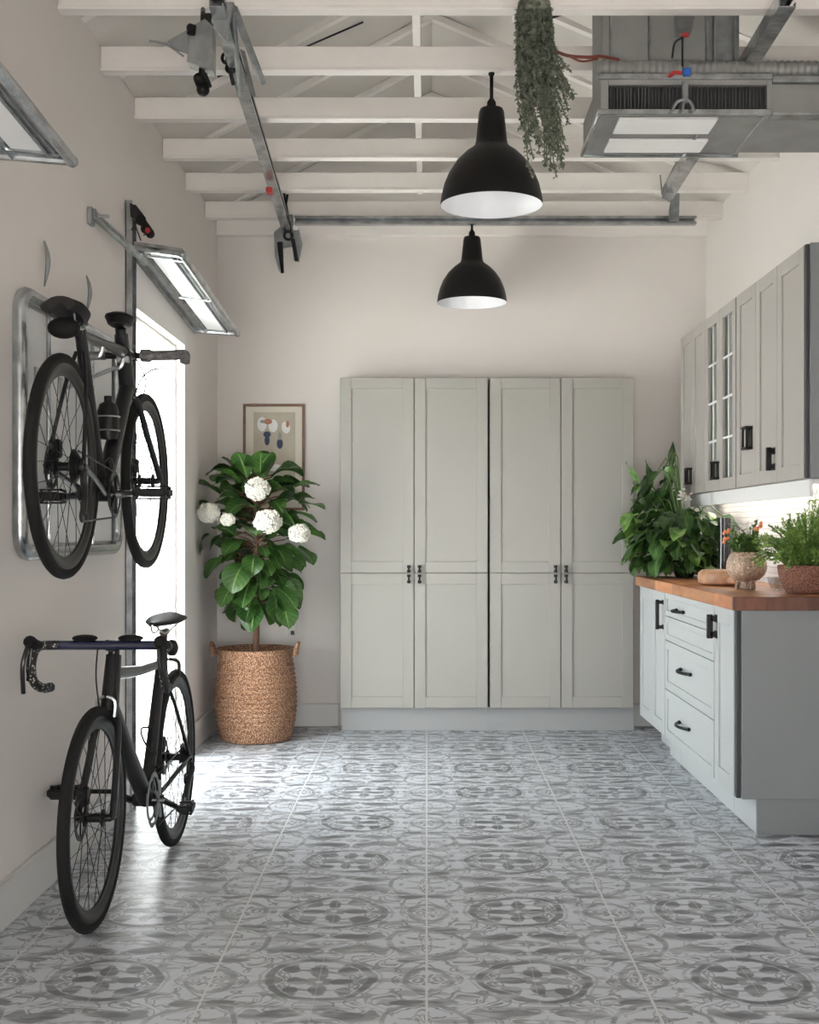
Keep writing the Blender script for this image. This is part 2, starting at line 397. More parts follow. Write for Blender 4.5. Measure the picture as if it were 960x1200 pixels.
# ------------------------------------------------------------------ ROOM
XL, XR, YB, YF = -1.34, 1.79, 7.70, -1.2
HB = 3.14   # underside of the beams
bm = B(); box(bm, XL-.2, YF-.2, -.1, XR+.2, YB+.2, 0)
struct('floor', bm, M['floor'])
DY0, DY1, DH = 5.50, 6.62, 2.27
TH = .2
bm = B()
box(bm, XL-TH, YF, 0, XL, DY0, 3.24); box(bm, XL-TH, DY1, 0, XL, YB+TH, 3.24); box(bm, XL-TH, DY0, DH, XL, DY1, 3.24)
struct('wall_left', bm, M['wall'])
bm = B(); box(bm, XR, YF, 0, XR+TH, YB+TH, 3.24); struct('wall_right', bm, M['wall'])
RX, RZ = .03, 4.02   # ridge
def gable(y0, y1, holes=None):
    b = B()
    if holes:
        hx0, hx1, hz = holes
        box(b, XL, y0, 0, hx0, y1, 3.24); box(b, hx1, y0, 0, XR, y1, 3.24); box(b, hx0, y0, hz, hx1, y1, 3.24)
    else: box(b, XL, y0, 0, XR, y1, 3.24)
    prism(b, [(XL, y0, 3.24), (XR, y0, 3.24), (RX, y0, RZ)], (0, y1-y0, 0))
    return b
struct('wall_back', gable(YB, YB+TH), M['wall'])
GX0, GX1, GZ = -1.0, 1.45, 1.28
struct('wall_front', gable(YF-TH, YF, (GX0, GX1, GZ)), M['wall'])
# roof slopes
bm = B()
prism(bm, [(XL-TH, YF-TH, 3.24-.1), (RX, YF-TH, RZ), (RX, YF-TH, RZ+.12), (XL-TH, YF-TH, 3.24+.05)], (0, YB-YF+2*TH, 0))
prism(bm, [(XR+TH, YF-TH, 3.24-.1), (RX, YF-TH, RZ), (RX, YF-TH, RZ+.12), (XR+TH, YF-TH, 3.24+.05)], (0, YB-YF+2*TH, 0))
struct('ceiling', bm, M['roof'])
# rafters, ridge board, tie beams
by = [4.36+.58*k for k in range(-3, 6)]
for y in by:
    b = B(); box(b, XL+.001, y, HB, XR-.001, y+.05, HB+.10, .003); box(b, XL+.001, y-.004, HB-.001, XR-.001, y+.054, HB+.012, .002)
    o = struct('ceiling_beam', b, M['beam'], (0, y, HB))
b = B(); box(b, XL+.001, YB-.045, HB-.01, XR-.001, YB-.001, HB+.12, .003); struct('trim_1', b, M['beam'], (0, YB, HB))
for y in by:
    yy = y+.30
    b = B()
    prism(b, [(XL, yy, 3.235), (RX, yy, RZ-.045), (RX, yy, RZ-.01), (XL, yy, 3.27)], (0, .045, 0))
    prism(b, [(XR, yy, 3.235), (RX, yy, RZ-.045), (RX, yy, RZ-.01), (XR, yy, 3.27)], (0, .045, 0))
    struct('roof_rafter', b, M['beam'], (0, yy, HB))
b = B(); box(b, RX-.09, YF, RZ-.62, RX-.055, YB, RZ-.48, .003); struct('ridge_board', b, M['beam'], (RX, 0, RZ))
b = B(); box(b, .335, 4.62, HB+.10, .425, 4.71, RZ-.2, .004); struct('roof_post', b, M['beam'], (.38, 4.66, HB))
for (p, q, rr) in [((-.55, 5.2, 3.55), (.0, 5.0, 3.62), .006), ((-1.0, 5.75, 3.42), (-.3, 5.7, 3.66), .005), ((.45, 5.35, 3.5), (.85, 5.4, 3.68), .006)]:
    b = B(); tube(b, [p, (Vector(p)+Vector(q))/2+Vector((0, 0, -.02)), q], rr, 6)
    o = obj('roof_cable', b, M['dark'], None, p)
    tag(o, 'thin dark cable running along the roof boards above the tie beams', 'cable', 'cables under the roof')

# baseboards
def baseboard(name, x0, y0, x1, y1):
    b = B(); box(b, x0, y0, 0, x1, y1, .14, .004)
    struct(name, b, M['base'], (x0, y0, 0))
bbh = .02
b = B(); box(b, XL, YF, 0, XL+bbh, DY0-.06, .15, .004); box(b, XL, DY1+.06, 0, XL+bbh, YB, .15, .004); struct('baseboard_left', b, M['base'])
b = B(); box(b, XL+bbh, YB-bbh, 0, -.56, YB, .145, .004); box(b, 1.30, YB-bbh, 0, XR, YB, .145, .004); struct('baseboard_back', b, M['base'])
b = B(); box(b, XR-bbh, YF, 0, XR, 4.80, .15, .004); struct('baseboard_right', b, M['base'])

# glazed door in the left wall
bm = B()
w = .02
box(bm, XL-.16, DY0, 0, XL-.04, DY0+w, DH, .004); box(bm, XL-.16, DY1-w, 0, XL-.04, DY1, DH, .004)
box(bm, XL-.16, DY0+w, DH-w, XL-.04, DY1-w, DH, .004); box(bm, XL-.16, DY0+w, 0, XL-.04, DY1-w, .03, .004)
d1 = struct('door_1', bm, M['trim'], (XL-.1, DY0, 0))
b = B(); box(b, XL-.105, DY0+w, .03, XL-.095, DY1-w, DH-w); obj('glass_pane', b, M['glass'], d1)
b = B(); box(b, XL+.0005, DY0-.05, 0, XL+.010, DY0-.001, DH+.05, .002); box(b, XL+.0005, DY1+.001, 0, XL+.010, DY1+.05, DH+.05, .002); box(b, XL+.0005, DY0-.001, DH+.001, XL+.010, DY1+.001, DH+.05, .002)
struct('trim_2', b, M['wall'], (XL, DY0, 0))
bm = B(); box(bm, XL-TH-9, -6, -.16, XL-TH, 16, -.06); struct('terrace_ground', bm, M['terrace'])
bm = B(); box(bm, XL-TH, -9, -.16, XR+4, YF-TH, -.06); struct('driveway_ground', bm, M['terrace'])

# ------------------------------------------------------------------ TALL CABINETS
def mb(bm, fm, a0, z0, d0, a1, z1, d1, bev=.0015):
    p = fm(a0, z0, d0); q = fm(a1, z1, d1); box(bm, p[0], p[1], p[2], q[0], q[1], q[2], bev)
def shaker(fm, a0, a1, z0, z1, rail=.068, t=.022, inset=.009, hole=False):
    b = B(); r = rail
    if not hole: mb(b, fm, a0+.01, z0+.01, 0, a1-.01, z1-.01, t-inset, 0)
    mb(b, fm, a0, z0, 0, a0+r, z1, t); mb(b, fm, a1-r, z0, 0, a1, z1, t)
    mb(b, fm, a0+r, z0, 0, a1-r, z0+r, t); mb(b, fm, a0+r, z1-r, 0, a1-r, z1, t)
    return b
def bar_handle(fm, a, z, L, vertical=True, t=.022, s=.005, out=.03, square=False):
    b = B()
    if vertical:
        mb(b, fm, a-s, z-L/2, t+out-2*s, a+s, z+L/2, t+out, .0015)
        for zz in (z-L/2+s*1.5, z+L/2-s*1.5):
            mb(b, fm, a-s, zz-s, t, a+s, zz+s, t+out-s, .001)
            mb(b, fm, a-s*1.9, zz-s*1.4, t, a+s*1.9, zz+s*1.4, t+.004, .001)
    else:
        mb(b, fm, a-L/2, z-s, t+out-2*s, a+L/2, z+s, t+out, .0015)
        for aa in (a-L/2+s*1.5, a+L/2-s*1.5):
            mb(b, fm, aa-s, z-s, t, aa+s, z+s, t+out-s, .001)
            mb(b, fm, aa-s*1.4, z-s*1.9, t, aa+s*1.4, z+s*1.9, t+.004, .001)
    return b
YD = 7.50     # carcass front of the tall cabinets; doors stand proud of it
fm_back = lambda a, z, d: (a, YD-d, z)
def zpx(py, D): return CH+(VY-py)*D/F
def xpx(px, D): return (px-VX)*D/F
DF = YD-.022
tops, mids, bots = zpx(442.5, DF), zpx(671.5, DF), zpx(829.5, DF)
for (pxs, lab) in (((398.5, 485.5, 572), 'tall sage grey shaker cabinet beside the potted fig, left one of the pair'),
                   ((574, 657.5, 743), 'tall sage grey shaker cabinet next to the wooden worktop, right one of the pair')):
    xs = [xpx(p, DF) for p in pxs]
    t = thing('tall_cabinet', lab, 'cabinet', ((xs[0]+xs[2])/2, 7.59, 0), 'tall cabinets on the back wall')
    b = B(); box(b, xs[0], YD, bots-.0, xs[2], YB-.001, tops, .001); obj('carcass', b, M['tall'], t)
    b = B(); box(b, xs[0]+(.005 if pxs[0] < 500 else -.006), YD+.03, 0.0, xs[2]+(.008 if pxs[0] > 500 else .0045), YB-.001, bots-.001, .001); obj('plinth', b, M['tallk'], t)
    for k in range(2):
        a0, a1 = xs[k]+.003, xs[k+1]-.003
        ha = (a1-.030) if k == 0 else (a0+.030)
        for (z0, z1, hz) in ((mids+.0025, tops-.002, mids+.026), (bots, mids-.0025, mids-.036)):
            d = obj('door', shaker(fm_back, a0, a1, z0, z1), M['tall'], t)
            obj('handle', bar_handle(fm_back, ha, hz, .055 if hz < mids else .046, True, s=.006, out=.03), M['black'], d)

# ------------------------------------------------------------------ BASE CABINETS + WORKTOP (fronts face -X)
XF = 1.272
fm_low = lambda a, z, d: (XF-d+.022, a, z)
WT = .98; WTH = .055; CB = .15; CT = WT-WTH
labs = [('base_cabinet', 7.17, 6.42, 'pale grey two door base cabinet under the far end of the worktop'),
        ('drawer_cabinet', 6.415, 5.325, 'pale grey base cabinet with a stack of four drawers'),
        ('base_cabinet', 5.32, 4.95, 'narrow pale grey one door base cabinet at the near end of the worktop')]
for (nm, ya, yb, lab) in labs:
    t = thing(nm, lab, 'cabinet', ((XF+XR)/2, (ya+yb)/2, 0), 'base cabinets under the worktop')
    b = B(); box(b, XF+.022, yb, CB, XR-.001, ya, CT, .001); obj('carcass', b, M['low'], t)
    kx = 1.40 if nm == 'base_cabinet' and ya > 7 else 1.36
    b = B()
    box(b, kx, yb if yb > 5 else 4.965, 0, XR-.021, ya, CB-.0, .001)
    if ya > 7: box(b, 1.36, yb, 0, XR-.021, 6.72, CB, .001)
    obj('plinth', b, M['low'], t)
    if ya > 7:
        d = obj('door', shaker(fm_low, 6.79, 7.165, CB+.003, CT-.004, .07), M['low'], t)
        d = obj('door', shaker(fm_low, 6.425, 6.785, CB+.003, CT-.004, .07), M['low'], t)
        obj('handle', bar_handle(fm_low, 6.47, .80, .16, True, s=.009, out=.04), M['black'], d)
    elif nm == 'drawer_cabinet':
        for (z0, z1, hs) in ((.80, CT-.004, [(6.05, .845, .16)]), (.672, .796, []), (.412, .668, [(5.92, .555, .22)]), (CB+.003, .408, [(5.95, .285, .22)])):
            d = obj('drawer', shaker(fm_low, yb+.004, ya-.004, z0, z1, .03 if z1-z0 < .2 else .045), M['low'], t)
            for (ha, hz, L) in hs:
                b = B()
                pts = [fm_low(ha+L/2*s_, hz+.0, .022+.036*(1-abs(s_)**2.2)) for s_ in [-1+.2*i for i in range(11)]]
                tube(b, pts, .008, 8, flat=.9)
                for e in (-1, 1):
                    q = fm_low(ha+e*L/2, hz, .022); sphere(b, q, .010, (1, 1.3, 1), 10, 6)
                obj('handle', b, M['black'], d)
            if z0 == .672:
                pass
    else:
        d = obj('door', shaker(fm_low, 4.985, 5.316, CB+.003, CT-.004, .07), M['low'], t)
        obj('handle', bar_handle(fm_low, 5.285, .83, .105, True, s=.012, out=.04), M['black'], d)
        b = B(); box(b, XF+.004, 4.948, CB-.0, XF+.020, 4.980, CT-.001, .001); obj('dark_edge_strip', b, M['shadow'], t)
        b = B(); box(b, XF+.021, 4.925, CB, XR-.001, 4.949, CT-.001, .0015); e = obj('end_panel', b, M['end_shade'], t); e['label'] = 'plain grey end panel with its shade painted in'  # dark colour paints in the shade on this camera-facing end
        b = B(); box(b, 1.3605, 4.945, 0, XR-.021, 4.964, CB-.001, .001); e = obj('plinth_end', b, M['end_shade'], t); e['label'] = 'grey end of the plinth with its shade painted in'  # plinth end darkened to match, its shade held in the colour
bm = B(); box(bm, XF-.022, 4.921, CT, XR-.002, 7.20, WT, .002)
wt = tag(obj('worktop', bm, M['wood'], None, (1.5, 6, CT)), 'long oiled wooden worktop lying on the pale grey base cabinets', 'worktop')
b = B(); box(b, XF-.022, 4.90, CT, XR-.002, 4.9205, WT, .002); e = obj('end_shade_strip', b, M['wood_shade'], wt); e['label'] = 'wooden end of the worktop darkened with painted-in shade'  # added strip; its dark wood paints in shade on the worktop end
bm = B(); box(bm, XR-.018, 4.90, WT, XR-.0, 7.30, 1.468)
struct('wall_backsplash', bm, M['stone'], (XR, 6, WT))

# ------------------------------------------------------------------ WALL CABINETS
XU = 1.574; UB, UT = 1.47, 2.44
fm_up = lambda a, z, d: (XU+.022-d, a, z)
tA = thing('wall_cabinet', 'grey wall cabinet with two glazed doors, hung nearest the back wall', 'cabinet', (1.7, 6.8, UB), 'wall cabinets above the worktop')
bm = B(); x0, x1 = XU+.022, XR-.001; ya, yb = 6.13, 7.45
for bx_ in ((x0, ya, UB, x1, yb, UB+.02), (x0, ya, UT-.02, x1, yb, UT), (x0, ya, UB+.02, x1, ya+.02, UT-.02), (x0, yb-.02, UB+.02, x1, yb, UT-.02), (x1-.012, ya+.02, UB+.02, x1, yb-.02, UT-.02), (x0, 6.78, UB+.02, x1-.012, 6.80, UT-.02)):
    box(bm, *bx_)
obj('carcass', bm, M['up'], tA)
for k, (a0, a1) in enumerate(((7.13, 7.45), (6.80, 7.125), (6.47, 6.795), (6.133, 6.465))):
    gl = k >= 2
    d = obj('door', shaker(fm_up, a0, a1, UB, UT, .06, hole=gl), M['up'], tA)
    if gl:
        b = B(); mb(b, fm_up, a0+.055, UB+.055, .006, a1-.055, UT-.055, .010, 0); obj('glass_pane', b, M['cabglass'], d)
        b = B()
        for zz in (1, 2, 3): z_ = UB+.06+(UT-UB-.12)*zz/4; mb(b, fm_up, a0+.06, z_-.006, .010, a1-.06, z_+.006, .018, .001)
        mb(b, fm_up, (a0+a1)/2-.006, UB+.06, .010, (a0+a1)/2+.006, UT-.06, .0175, .001)
        obj('glazing_bar', b, M['trim'], d)
        b = B(); n = 48
        rows = []
        for zz in (UB+.03, UT-.03):
            rows.append([b.verts.new(fm_up(a0+.03+(a1-a0-.06)*i/n, zz, -.025+.008*math.sin(i*1.3)+.004*math.sin(i*3.1))) for i in range(n+1)])
        for i in range(n): b.faces.new((rows[0][i], rows[0][i+1], rows[1][i+1], rows[1][i]))
        obj('curtain', b, M['curtain'], d)
    if k in (1, 3):
        b = bar_handle(fm_up, a1-.03 if k == 1 else a1-.0, 0, 0, True) if False else None
# handles
def cage_handle(parent, a, z, h=.085, wd=.05):
    b = B()
    for s_ in (-1, 1): mb(b, fm_up, a+s_*wd/2-.005, z-h/2, .045, a+s_*wd/2+.005, z+h/2, .055, .001)
    for s_ in (-1, 1):
        mb(b, fm_up, a-wd/2-.008, z+s_*h/2-.006, .022, a+wd/2+.008, z+s_*h/2+.006, .058, .0015)
    mb(b, fm_up, a-wd/2, z-h/2, .022, a+wd/2, z+h/2, .026, .0005)
    obj('handle', b, M['black'], parent)
doorsA = [o for o in ALL if o.parent == tA and o.name.startswith('door')]
cage_handle(doorsA[0], 7.16, 1.575); cage_handle(doorsA[2], 6.50, 1.575)
tB = thing('wall_cabinet', 'grey wall cabinet with three solid doors, hung nearest the camera', 'cabinet', (1.7, 5.5, UB), 'wall cabinets above the worktop')
b = B(); box(b, XU+.022, 5.02, UB, XR-.001, 6.115, UT, .001); obj('carcass', b, M['up'], tB)
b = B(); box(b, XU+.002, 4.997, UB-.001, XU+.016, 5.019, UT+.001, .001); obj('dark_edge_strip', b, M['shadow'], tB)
b = B(); box(b, XU+.017, 4.980, UB-.002, XR-.001, 5.018, UT+.004, .0015); e = obj('end_panel', b, M['end_shade'], tB); e['label'] = 'plain grey end panel with its shade painted in'  # wall cabinet end: darker colour stands in for shade on this face
dd = []
for (a0, a1) in ((5.755, 6.11), (5.405, 5.75), (5.022, 5.40)):
    dd.append(obj('door', shaker(fm_up, a0, a1, UB, UT, .062), M['up'], tB))
cage_handle(dd[0], 5.845, 1.70, .10, .07)
obj('handle', bar_handle(fm_up, 5.45, 1.575, .105, True, s=.011, out=.035), M['black'], dd[1])
bm = B(); box(bm, XU+.05, 5.05, UB-.022, XR-.02, 7.35, UB-.002, .001); box(bm, XU+.035, 5.05, UB-.075, XU+.05, 7.35, UB-.002, .002); tl = obj('light_rail', bm, M['trim'], None, (1.7, 6, UB-.045)); tag(tl, 'white light rail fixed under the grey wall cabinets', 'shelf rail')
bm = B(); box(bm, 1.66, 5.15, UB-.036, 1.70, 7.2, UB-.022, .001); tag(obj('strip_lamp', bm, M['led'], None, (1.68, 6, UB-.058)), 'slim lit lamp strip under the wall cabinets over the white stone', 'lamp')

# ------------------------------------------------------------------ PENDANTS
def pendant(x, y, zr, lab, ztop=HB):
    t = thing('pendant_lamp', lab, 'lamp', (x, y, zr), 'black dome pendant lamps')
    prof = [(.210, 0), (.211, .012), (.207, .04), (.196, .085), (.175, .135), (.145, .18), (.108, .217), (.078, .238), (.068, .25), (.064, .27), (.058, .33), (.052, .385), (.047, .397), (.0, .399)]
    b = B(); lathe(b, (x, y, zr), prof[:], 56)
    # open underside: remove the bottom cap
    cap = [f for f in b.faces if len(f.verts) > 20 and f.calc_center_median().z < zr+.01]
    bmesh.ops.delete(b, geom=cap, context='FACES_ONLY')
    obj('lamp_shade', b, M['black'], t)
    b = B()
    lathe(b, (x, y, zr), [(.2095, .0005), (.203, .04), (.192, .085), (.171, .133), (.141, .176), (.104, .212), (.06, .232), (0.0001, .24)], 56)
    cap = [f for f in b.faces if len(f.verts) > 20 and f.calc_center_median().z < zr+.01]
    bmesh.ops.delete(b, geom=cap, context='FACES_ONLY')
    e = obj('inner_reflector', b, M['inner'], t); e['label'] = 'white inside of the shade'
    b = B(); lathe(b, (x, y, zr+.396), [(.020, 0), (.018, .03), (.009, .045)], 20); tube(b, [(x, y, zr+.42), (x, y, ztop-.006)], .0075 if ztop-zr > .47 else .006, 8)
    obj('cord', b, M['blackmatte'], t)
    b = B(); lathe(b, (x, y, ztop-.014), [(.009, 0), (.013, .006), (.013, .0135)], 20); obj('ceiling_rose', b, M['black'], t)
    b = B(); sphere(b, (x, y, zr+.12), .032); lathe(b, (x, y, zr+.14), [(.02, 0), (.02, .09)], 16); obj('bulb', b, M['inner'], t)
pendant(.268, 4.965, 2.592, 'larger-looking black dome pendant lamp hanging beside the trailing dried plant')
pendant(.275, 7.285, 2.630, 'black dome pendant lamp hanging farther back near the back wall')

# ------------------------------------------------------------------ PLANTS
def leaf(bm, base, dirv, L, W, droop=.4, fold=.15, obov=True, roll=0, wave=.06, nl=8, nw=4):
    d = Vector(dirv).normalized(); up = Vector((0, 0, 1))
    s = d.cross(up)
    if s.length < .05: s = Vector((1, 0, 0))
    s.normalize(); nrm = s.cross(d).normalized()
    rot = Matrix.Rotation(roll, 3, d); s = rot @ s; nrm = rot @ nrm
    rows = []; p = Vector(base); dv = d.copy(); ph = random.random()*6
    step = L/nl
    for i in range(nl+1):
        t = i/nl
        if obov: wd = W*.5*(math.sin(PI*min(1, t**1.25*.97+.02))**.75)*(1.0 if t > .5 else .78+.44*t)
        else: wd = W*.5*(math.sin(PI*min(1, t**.75*.97+.02))**.9)
        row = []
        for j in range(nw+1):
            v = -1+2*j/nw
            row.append(bm.verts.new(p + s*v*wd + nrm*(abs(v)*fold*wd*2 + wave*W*math.sin(ph+t*9+v*1.5)*abs(v))))
        rows.append(row)
        dv = (dv + Vector((0, 0, -1))*droop*(1/nl)*1.5).normalized()
        nrm = s.cross(dv).normalized()
        p = p + dv*step
    uv = bm.loops.layers.uv.verify()
    for i in range(nl):
        for j in range(nw):
            f = bm.faces.new((rows[i][j], rows[i][j+1], rows[i+1][j+1], rows[i+1][j]))
            for lp_, (ii, jj) in zip(f.loops, ((i, j), (i, j+1), (i+1, j+1), (i+1, j))): lp_[uv].uv = (jj/nw, ii/nl)

def hydrangea(root, c, r):
    b = B(); c = Vector(c); n = 130
    for k in range(n):
        z = 1-2*(k+.5)/n; th = k*2.39996; q = math.sqrt(1-z*z)
        d = Vector((q*math.cos(th), q*math.sin(th), z*.86)); p = c + d*r*random.uniform(.74, .93)
        w = r*random.uniform(.11, .16); s = d.orthogonal().normalized(); t = d.cross(s).normalized(); a0 = random.random()*PI
        for q4 in range(4):
            a = a0+q4*PI/2; m_ = Matrix.Translation(p+(s*math.cos(a)+t*math.sin(a))*w*.75+d*w*random.uniform(0, .5))
            bmesh.ops.create_icosphere(b, subdivisions=1, radius=w*.72, matrix=m_)
    sphere(b, c, r*.76, (1, 1, .9), 18, 12)
    e = obj('flower_head', b, M['petal'], root, recalc=False); e['label'] = 'white hydrangea flower head'

# basket
DB = 7.22; bx0, by0 = -1.025, DB
t = thing('woven_basket', 'tall round woven seagrass basket standing in the corner by the glazed door', 'basket', (bx0, by0, 0))
b = B()
rip = lambda th, h: 1+.006*math.sin(th*46+h*40)+.004*math.sin(h*230)
outer = []
Hb = .545
for i in range(40):
    f = i/39; h = Hb*f
    r = .222+.022*math.sin(PI*min(1, f*1.15))-.012*(1-f)**6+ .004*math.sin(h*230)
    outer.append((r, h))
inner = [(.232, Hb+.004), (.222, Hb), (.216, Hb-.03), (.212, Hb-.08)]
lathe(b, (bx0, by0, 0), [(.18, .0)]+[(.205, .004)]+outer[1:]+inner, 96, ripple=rip)
obj('basket_body', b, M['basket'], t)
for sx in (-1, 1):
    b = B()
    c = Vector((bx0+sx*.225, by0-.03, Hb-.01)); pts = []
    for i in range(13):
        a = PI*i/12; pts.append(c+Vector((sx*(.015+.02*math.sin(a)), math.cos(a)*.055, -.03+math.sin(a)*.075)))
    tube(b, pts, .011, 8); obj('handle', b, M['basket'], t)
b = B(); lathe(b, (bx0, by0, Hb-.09), [(.209, 0), (.15, .012), (.0001, .02)], 32)
t = thing('fiddle_leaf_fig', 'potted fig tree with big dark leaves and white hydrangea blooms in the woven basket', 'plant', (bx0, by0, Hb-.09))
obj('soil', b, M['soil'], t)
b = B(); trunk = smooth_pts([(bx0, by0, Hb-.075), (bx0+.006, by0, .78), (bx0-.004, by0+.01, 1.0), (bx0+.01, by0, 1.25), (bx0, by0, 1.55)], 4)
tube(b, trunk, .014, 10, radii=[.019-.009*i/(len(trunk)-1) for i in range(len(trunk))])
stems = []
random.seed(21)
b2 = B()
cz = 1.20
for k in range(128):
    f = (k+.5)/128
    z = .80 + (1.60-.80)*f
    # crown outline half width against height
    if z > 1.30: rw = .36*math.sqrt(max(.02, (1.70-z)/.40))
    else: rw = .12+.22*((z-.78)/.52)**.6
    th = k*2.39996+random.uniform(-.3, .3)
    rr = rw*random.uniform(.18, .62)
    bx_ = bx0+.012+rr*math.cos(th); by_ = by0+rr*math.sin(th)*.85
    el = (z-1.1)/.55; el = max(-.9, min(1.1, el))*.8+random.uniform(-.35, .35)
    dirv = Vector((math.cos(th), math.sin(th)*.9, el))
    L = random.uniform(.13, .255); W = L*random.uniform(.55, .80)
    tipx = bx_+dirv.normalized().x*L
    if tipx < XL+.05: dirv.x *= .3; L *= .8
    if by_+dirv.normalized().y*L > YB-.06: L *= .6
    leaf(b2, (bx_, by_, z), dirv, L, W, droop=random.uniform(.35, 1.1), fold=random.uniform(.05, .25), roll=random.uniform(-.7, .7), wave=.05)
    stems.append(((bx0, by0, max(.8, z-.05)), (bx_, by_, z)))
for (px, py, dx, dz, L) in ((290, 560, -.2, 1, .19), (300, 556, .5, .9, .20), (282, 566, -.6, .6, .2), (245, 590, -1, .25, .16), (255, 575, -.8, .5, .2), (350, 590, 1, .1, .19), (345, 570, 1, .35, .18), (340, 600, 1, -.05, .2),
                          (350, 640, .8, -.6, .16), (320, 690, .3, -1, .24), (300, 700, -.1, -1, .22), (330, 700, .4, -1, .20), (280, 675, -.6, -.8, .22), (262, 650, -.7, -.7, .18), (245, 625, -.6, -.6, .18), (305, 560, .1, 1, .2)):
    p = at(px, py, DB-.12); dv = Vector((dx, -.55, dz))
    leaf(b2, p, dv, L, L*.72, droop=.35, fold=.12, roll=random.uniform(-.3, .3))
for (p, q) in stems: tube(b, [p, (Vector(p)*.5+Vector(q)*.5)+Vector((0, 0, .01)), q], .004, 5)
for v in b2.verts:
    if v.co.x < XL+.012: v.co.x = XL+.012+.1*random.random()*.1
obj('trunk', b, M['bark'], t)
obj('foliage', b2, M['fig'], t, recalc=False)
for (px, py, r, D) in ((302, 573, 15.5, 6.98), (240, 601, 13.5, 6.98), (267, 609, 9, 6.95), (314, 611, 17, 6.92), (351, 625, 13.5, 6.98)):
    p = at(px, py, D); p.x = max(p.x, XL+.075)
    hydrangea(t, p, r*D/F)
    
# wall plant at the end of the worktop
random.seed(5)
wx, wy = 1.50, 7.0
t = thing('pothos_plant', 'bushy dark green plant standing on the far end of the wooden worktop', 'plant', (wx, wy, WT))
b = B(); lathe(b, (wx, wy, WT), [(.05, 0), (.065, .04), (.07, .10), (.064, .10), (.055, .08), (.0001, .08)], 32); e = obj('pot', b, M['vase'], t); e['label'] = 'dark pot'
bl = B(); bl2 = B(); bs = B()
cnt = 0
while cnt < 250:
    x = random.uniform(1.22, 1.72); y = random.uniform(6.72, 7.32); z = random.uniform(.99, 1.68)
    d = ((x-1.46)/.26)**2+((y-7.0)/.33)**2+((z-1.25)/.42)**2
    if d > 1: continue
    if z > 1.36 and x > 1.49: continue
    if z > 1.36 and (y < 7.05): continue
    th = math.atan2(y-wy, x-1.46)+random.uniform(-.8, .8)
    dv = Vector((math.cos(th), math.sin(th)-.4, random.uniform(-1.0, .5)))
    L = random.uniform(.085, .155)
    tip = Vector((x, y, z))+dv.normalized()*L
    if tip.x > 1.75 or (tip.z > 1.42 and tip.x > 1.54) or tip.z < .99: continue
    if tip.y > 7.43 and tip.x < 1.33: continue
    leaf(bl if random.random() < .8 else bl2, (x, y, z), dv, L, L*random.uniform(.55, .75), droop=.6, fold=.15, obov=False, roll=random.uniform(-.8, .8), nl=6)
    cnt += 1
    if cnt % 3 == 0: tube(bs, smooth_pts([(wx, wy, WT+.08), ((wx+x)/2, (wy+y)/2, z+.05), (x, y, z)], 3), .004, 5)
for k in range(34):
    a = random.uniform(PI*.85, PI*1.75); rr = random.uniform(.10, .20); p = Vector((wx-.02+rr*math.cos(a), wy+rr*math.sin(a), random.uniform(1.06, 1.2)))
    L = random.uniform(.09, .13)
    leaf(bl if k % 4 else bl2, p, (math.cos(a)*.5, math.sin(a)*.5, -.6), L, L*.7, droop=.3, fold=.12, obov=False, roll=random.uniform(-.5, .5), nl=6)
for v in list(bl.verts)+list(bl2.verts):
    if v.co.z < WT+.006: v.co.z = WT+.006+random.random()*.004
for (px, py, dx, dz, L, D) in ((752, 575, -.55, 1, .20, 7.15), (758, 590, -.7, 1, .18, 7.15), (765, 570, -.3, 1, .17, 7.2), (787, 548, .02, 1, .16, 7.3), (760, 600, -.5, .4, .14, 7.1), (786, 570, .0, .9, .13, 7.3), (755, 640, -.6, -.5, .13, 7.0), (750, 610, -.5, -.8, .14, 7.1)):
    p = at(px, py, D); leaf(bl2 if random.random() < .6 else bl, p, (dx, -.2, dz), L, L*.30, droop=.1, fold=.1, obov=False, wave=.12)
    tube(bs, smooth_pts([(wx, wy, WT+.08), ((wx+p.x)/2, (wy+p.y)/2, (p.z+WT)/2+.1), p], 4), .005, 5)
obj('stems', bs, M['stem'], t); obj('foliage', bl, M['dpl'], t, recalc=False); e = obj('foliage', bl2, M['dpl2'], t, recalc=False); e['label'] = 'brighter young leaves'
b = B()
c = at(803, 580, 6.75)
for k in range(26):
    o_ = Vector((random.gauss(0, .018), random.gauss(0, .014), random.gauss(0, .016))); sphere(b, c+o_, .009, (1, 1, .7), 7, 5)
e = obj('flower_head', b, M['petal'], t); e['label'] = 'small cluster of white flowers'
# dark slim vase
b = B(); vx, vy = 1.64, 6.62
lathe(b, (vx, vy, WT), [(.036, 0), (.04, .01), (.036, .12), (.034, .26), (.038, .34), (.03, .34), (.03, .30)], 32)
tag(obj('slim_vase', b, M['vase'], None, (vx, vy, WT)), 'tall slim dark vase against the white stone splashback', 'vase')

# footed bowl and its shrub
D0 = 5.55; px0 = xpx(875, D0)
t = thing('footed_bowl', 'round speckled beige footed bowl planter on the worktop beside the woven pot', 'planter', (px0, D0, WT))
b = B(); lathe(b, (px0, D0, WT), [(.035, 0), (.038, .004), (.033, .03), (.036, .036), (.06, .046), (.082, .068), (.0925, .098), (.090, .128), (.076, .158), (.064, .172), (.058, .170), (.062, .15), (.06, .145), (.0001, .145)], 48)
obj('bowl_body', b, M['gold'], t)
for k in range(3):
    b = B(); a = k*2*PI/3-PI/2+.5; c = Vector((px0+.038*math.cos(a), D0+.038*math.sin(a), WT)); box(b, c.x-.012, c.y-.012, WT, c.x+.012, c.y+.012, WT+.04, .004)
    obj('foot', b, M['gold'], t)
t = thing('small_shrub', 'small leafy shrub with orange buds growing in the beige footed bowl', 'plant', (px0, D0, WT+.146))
random.seed(9); b = B(); bs = B()
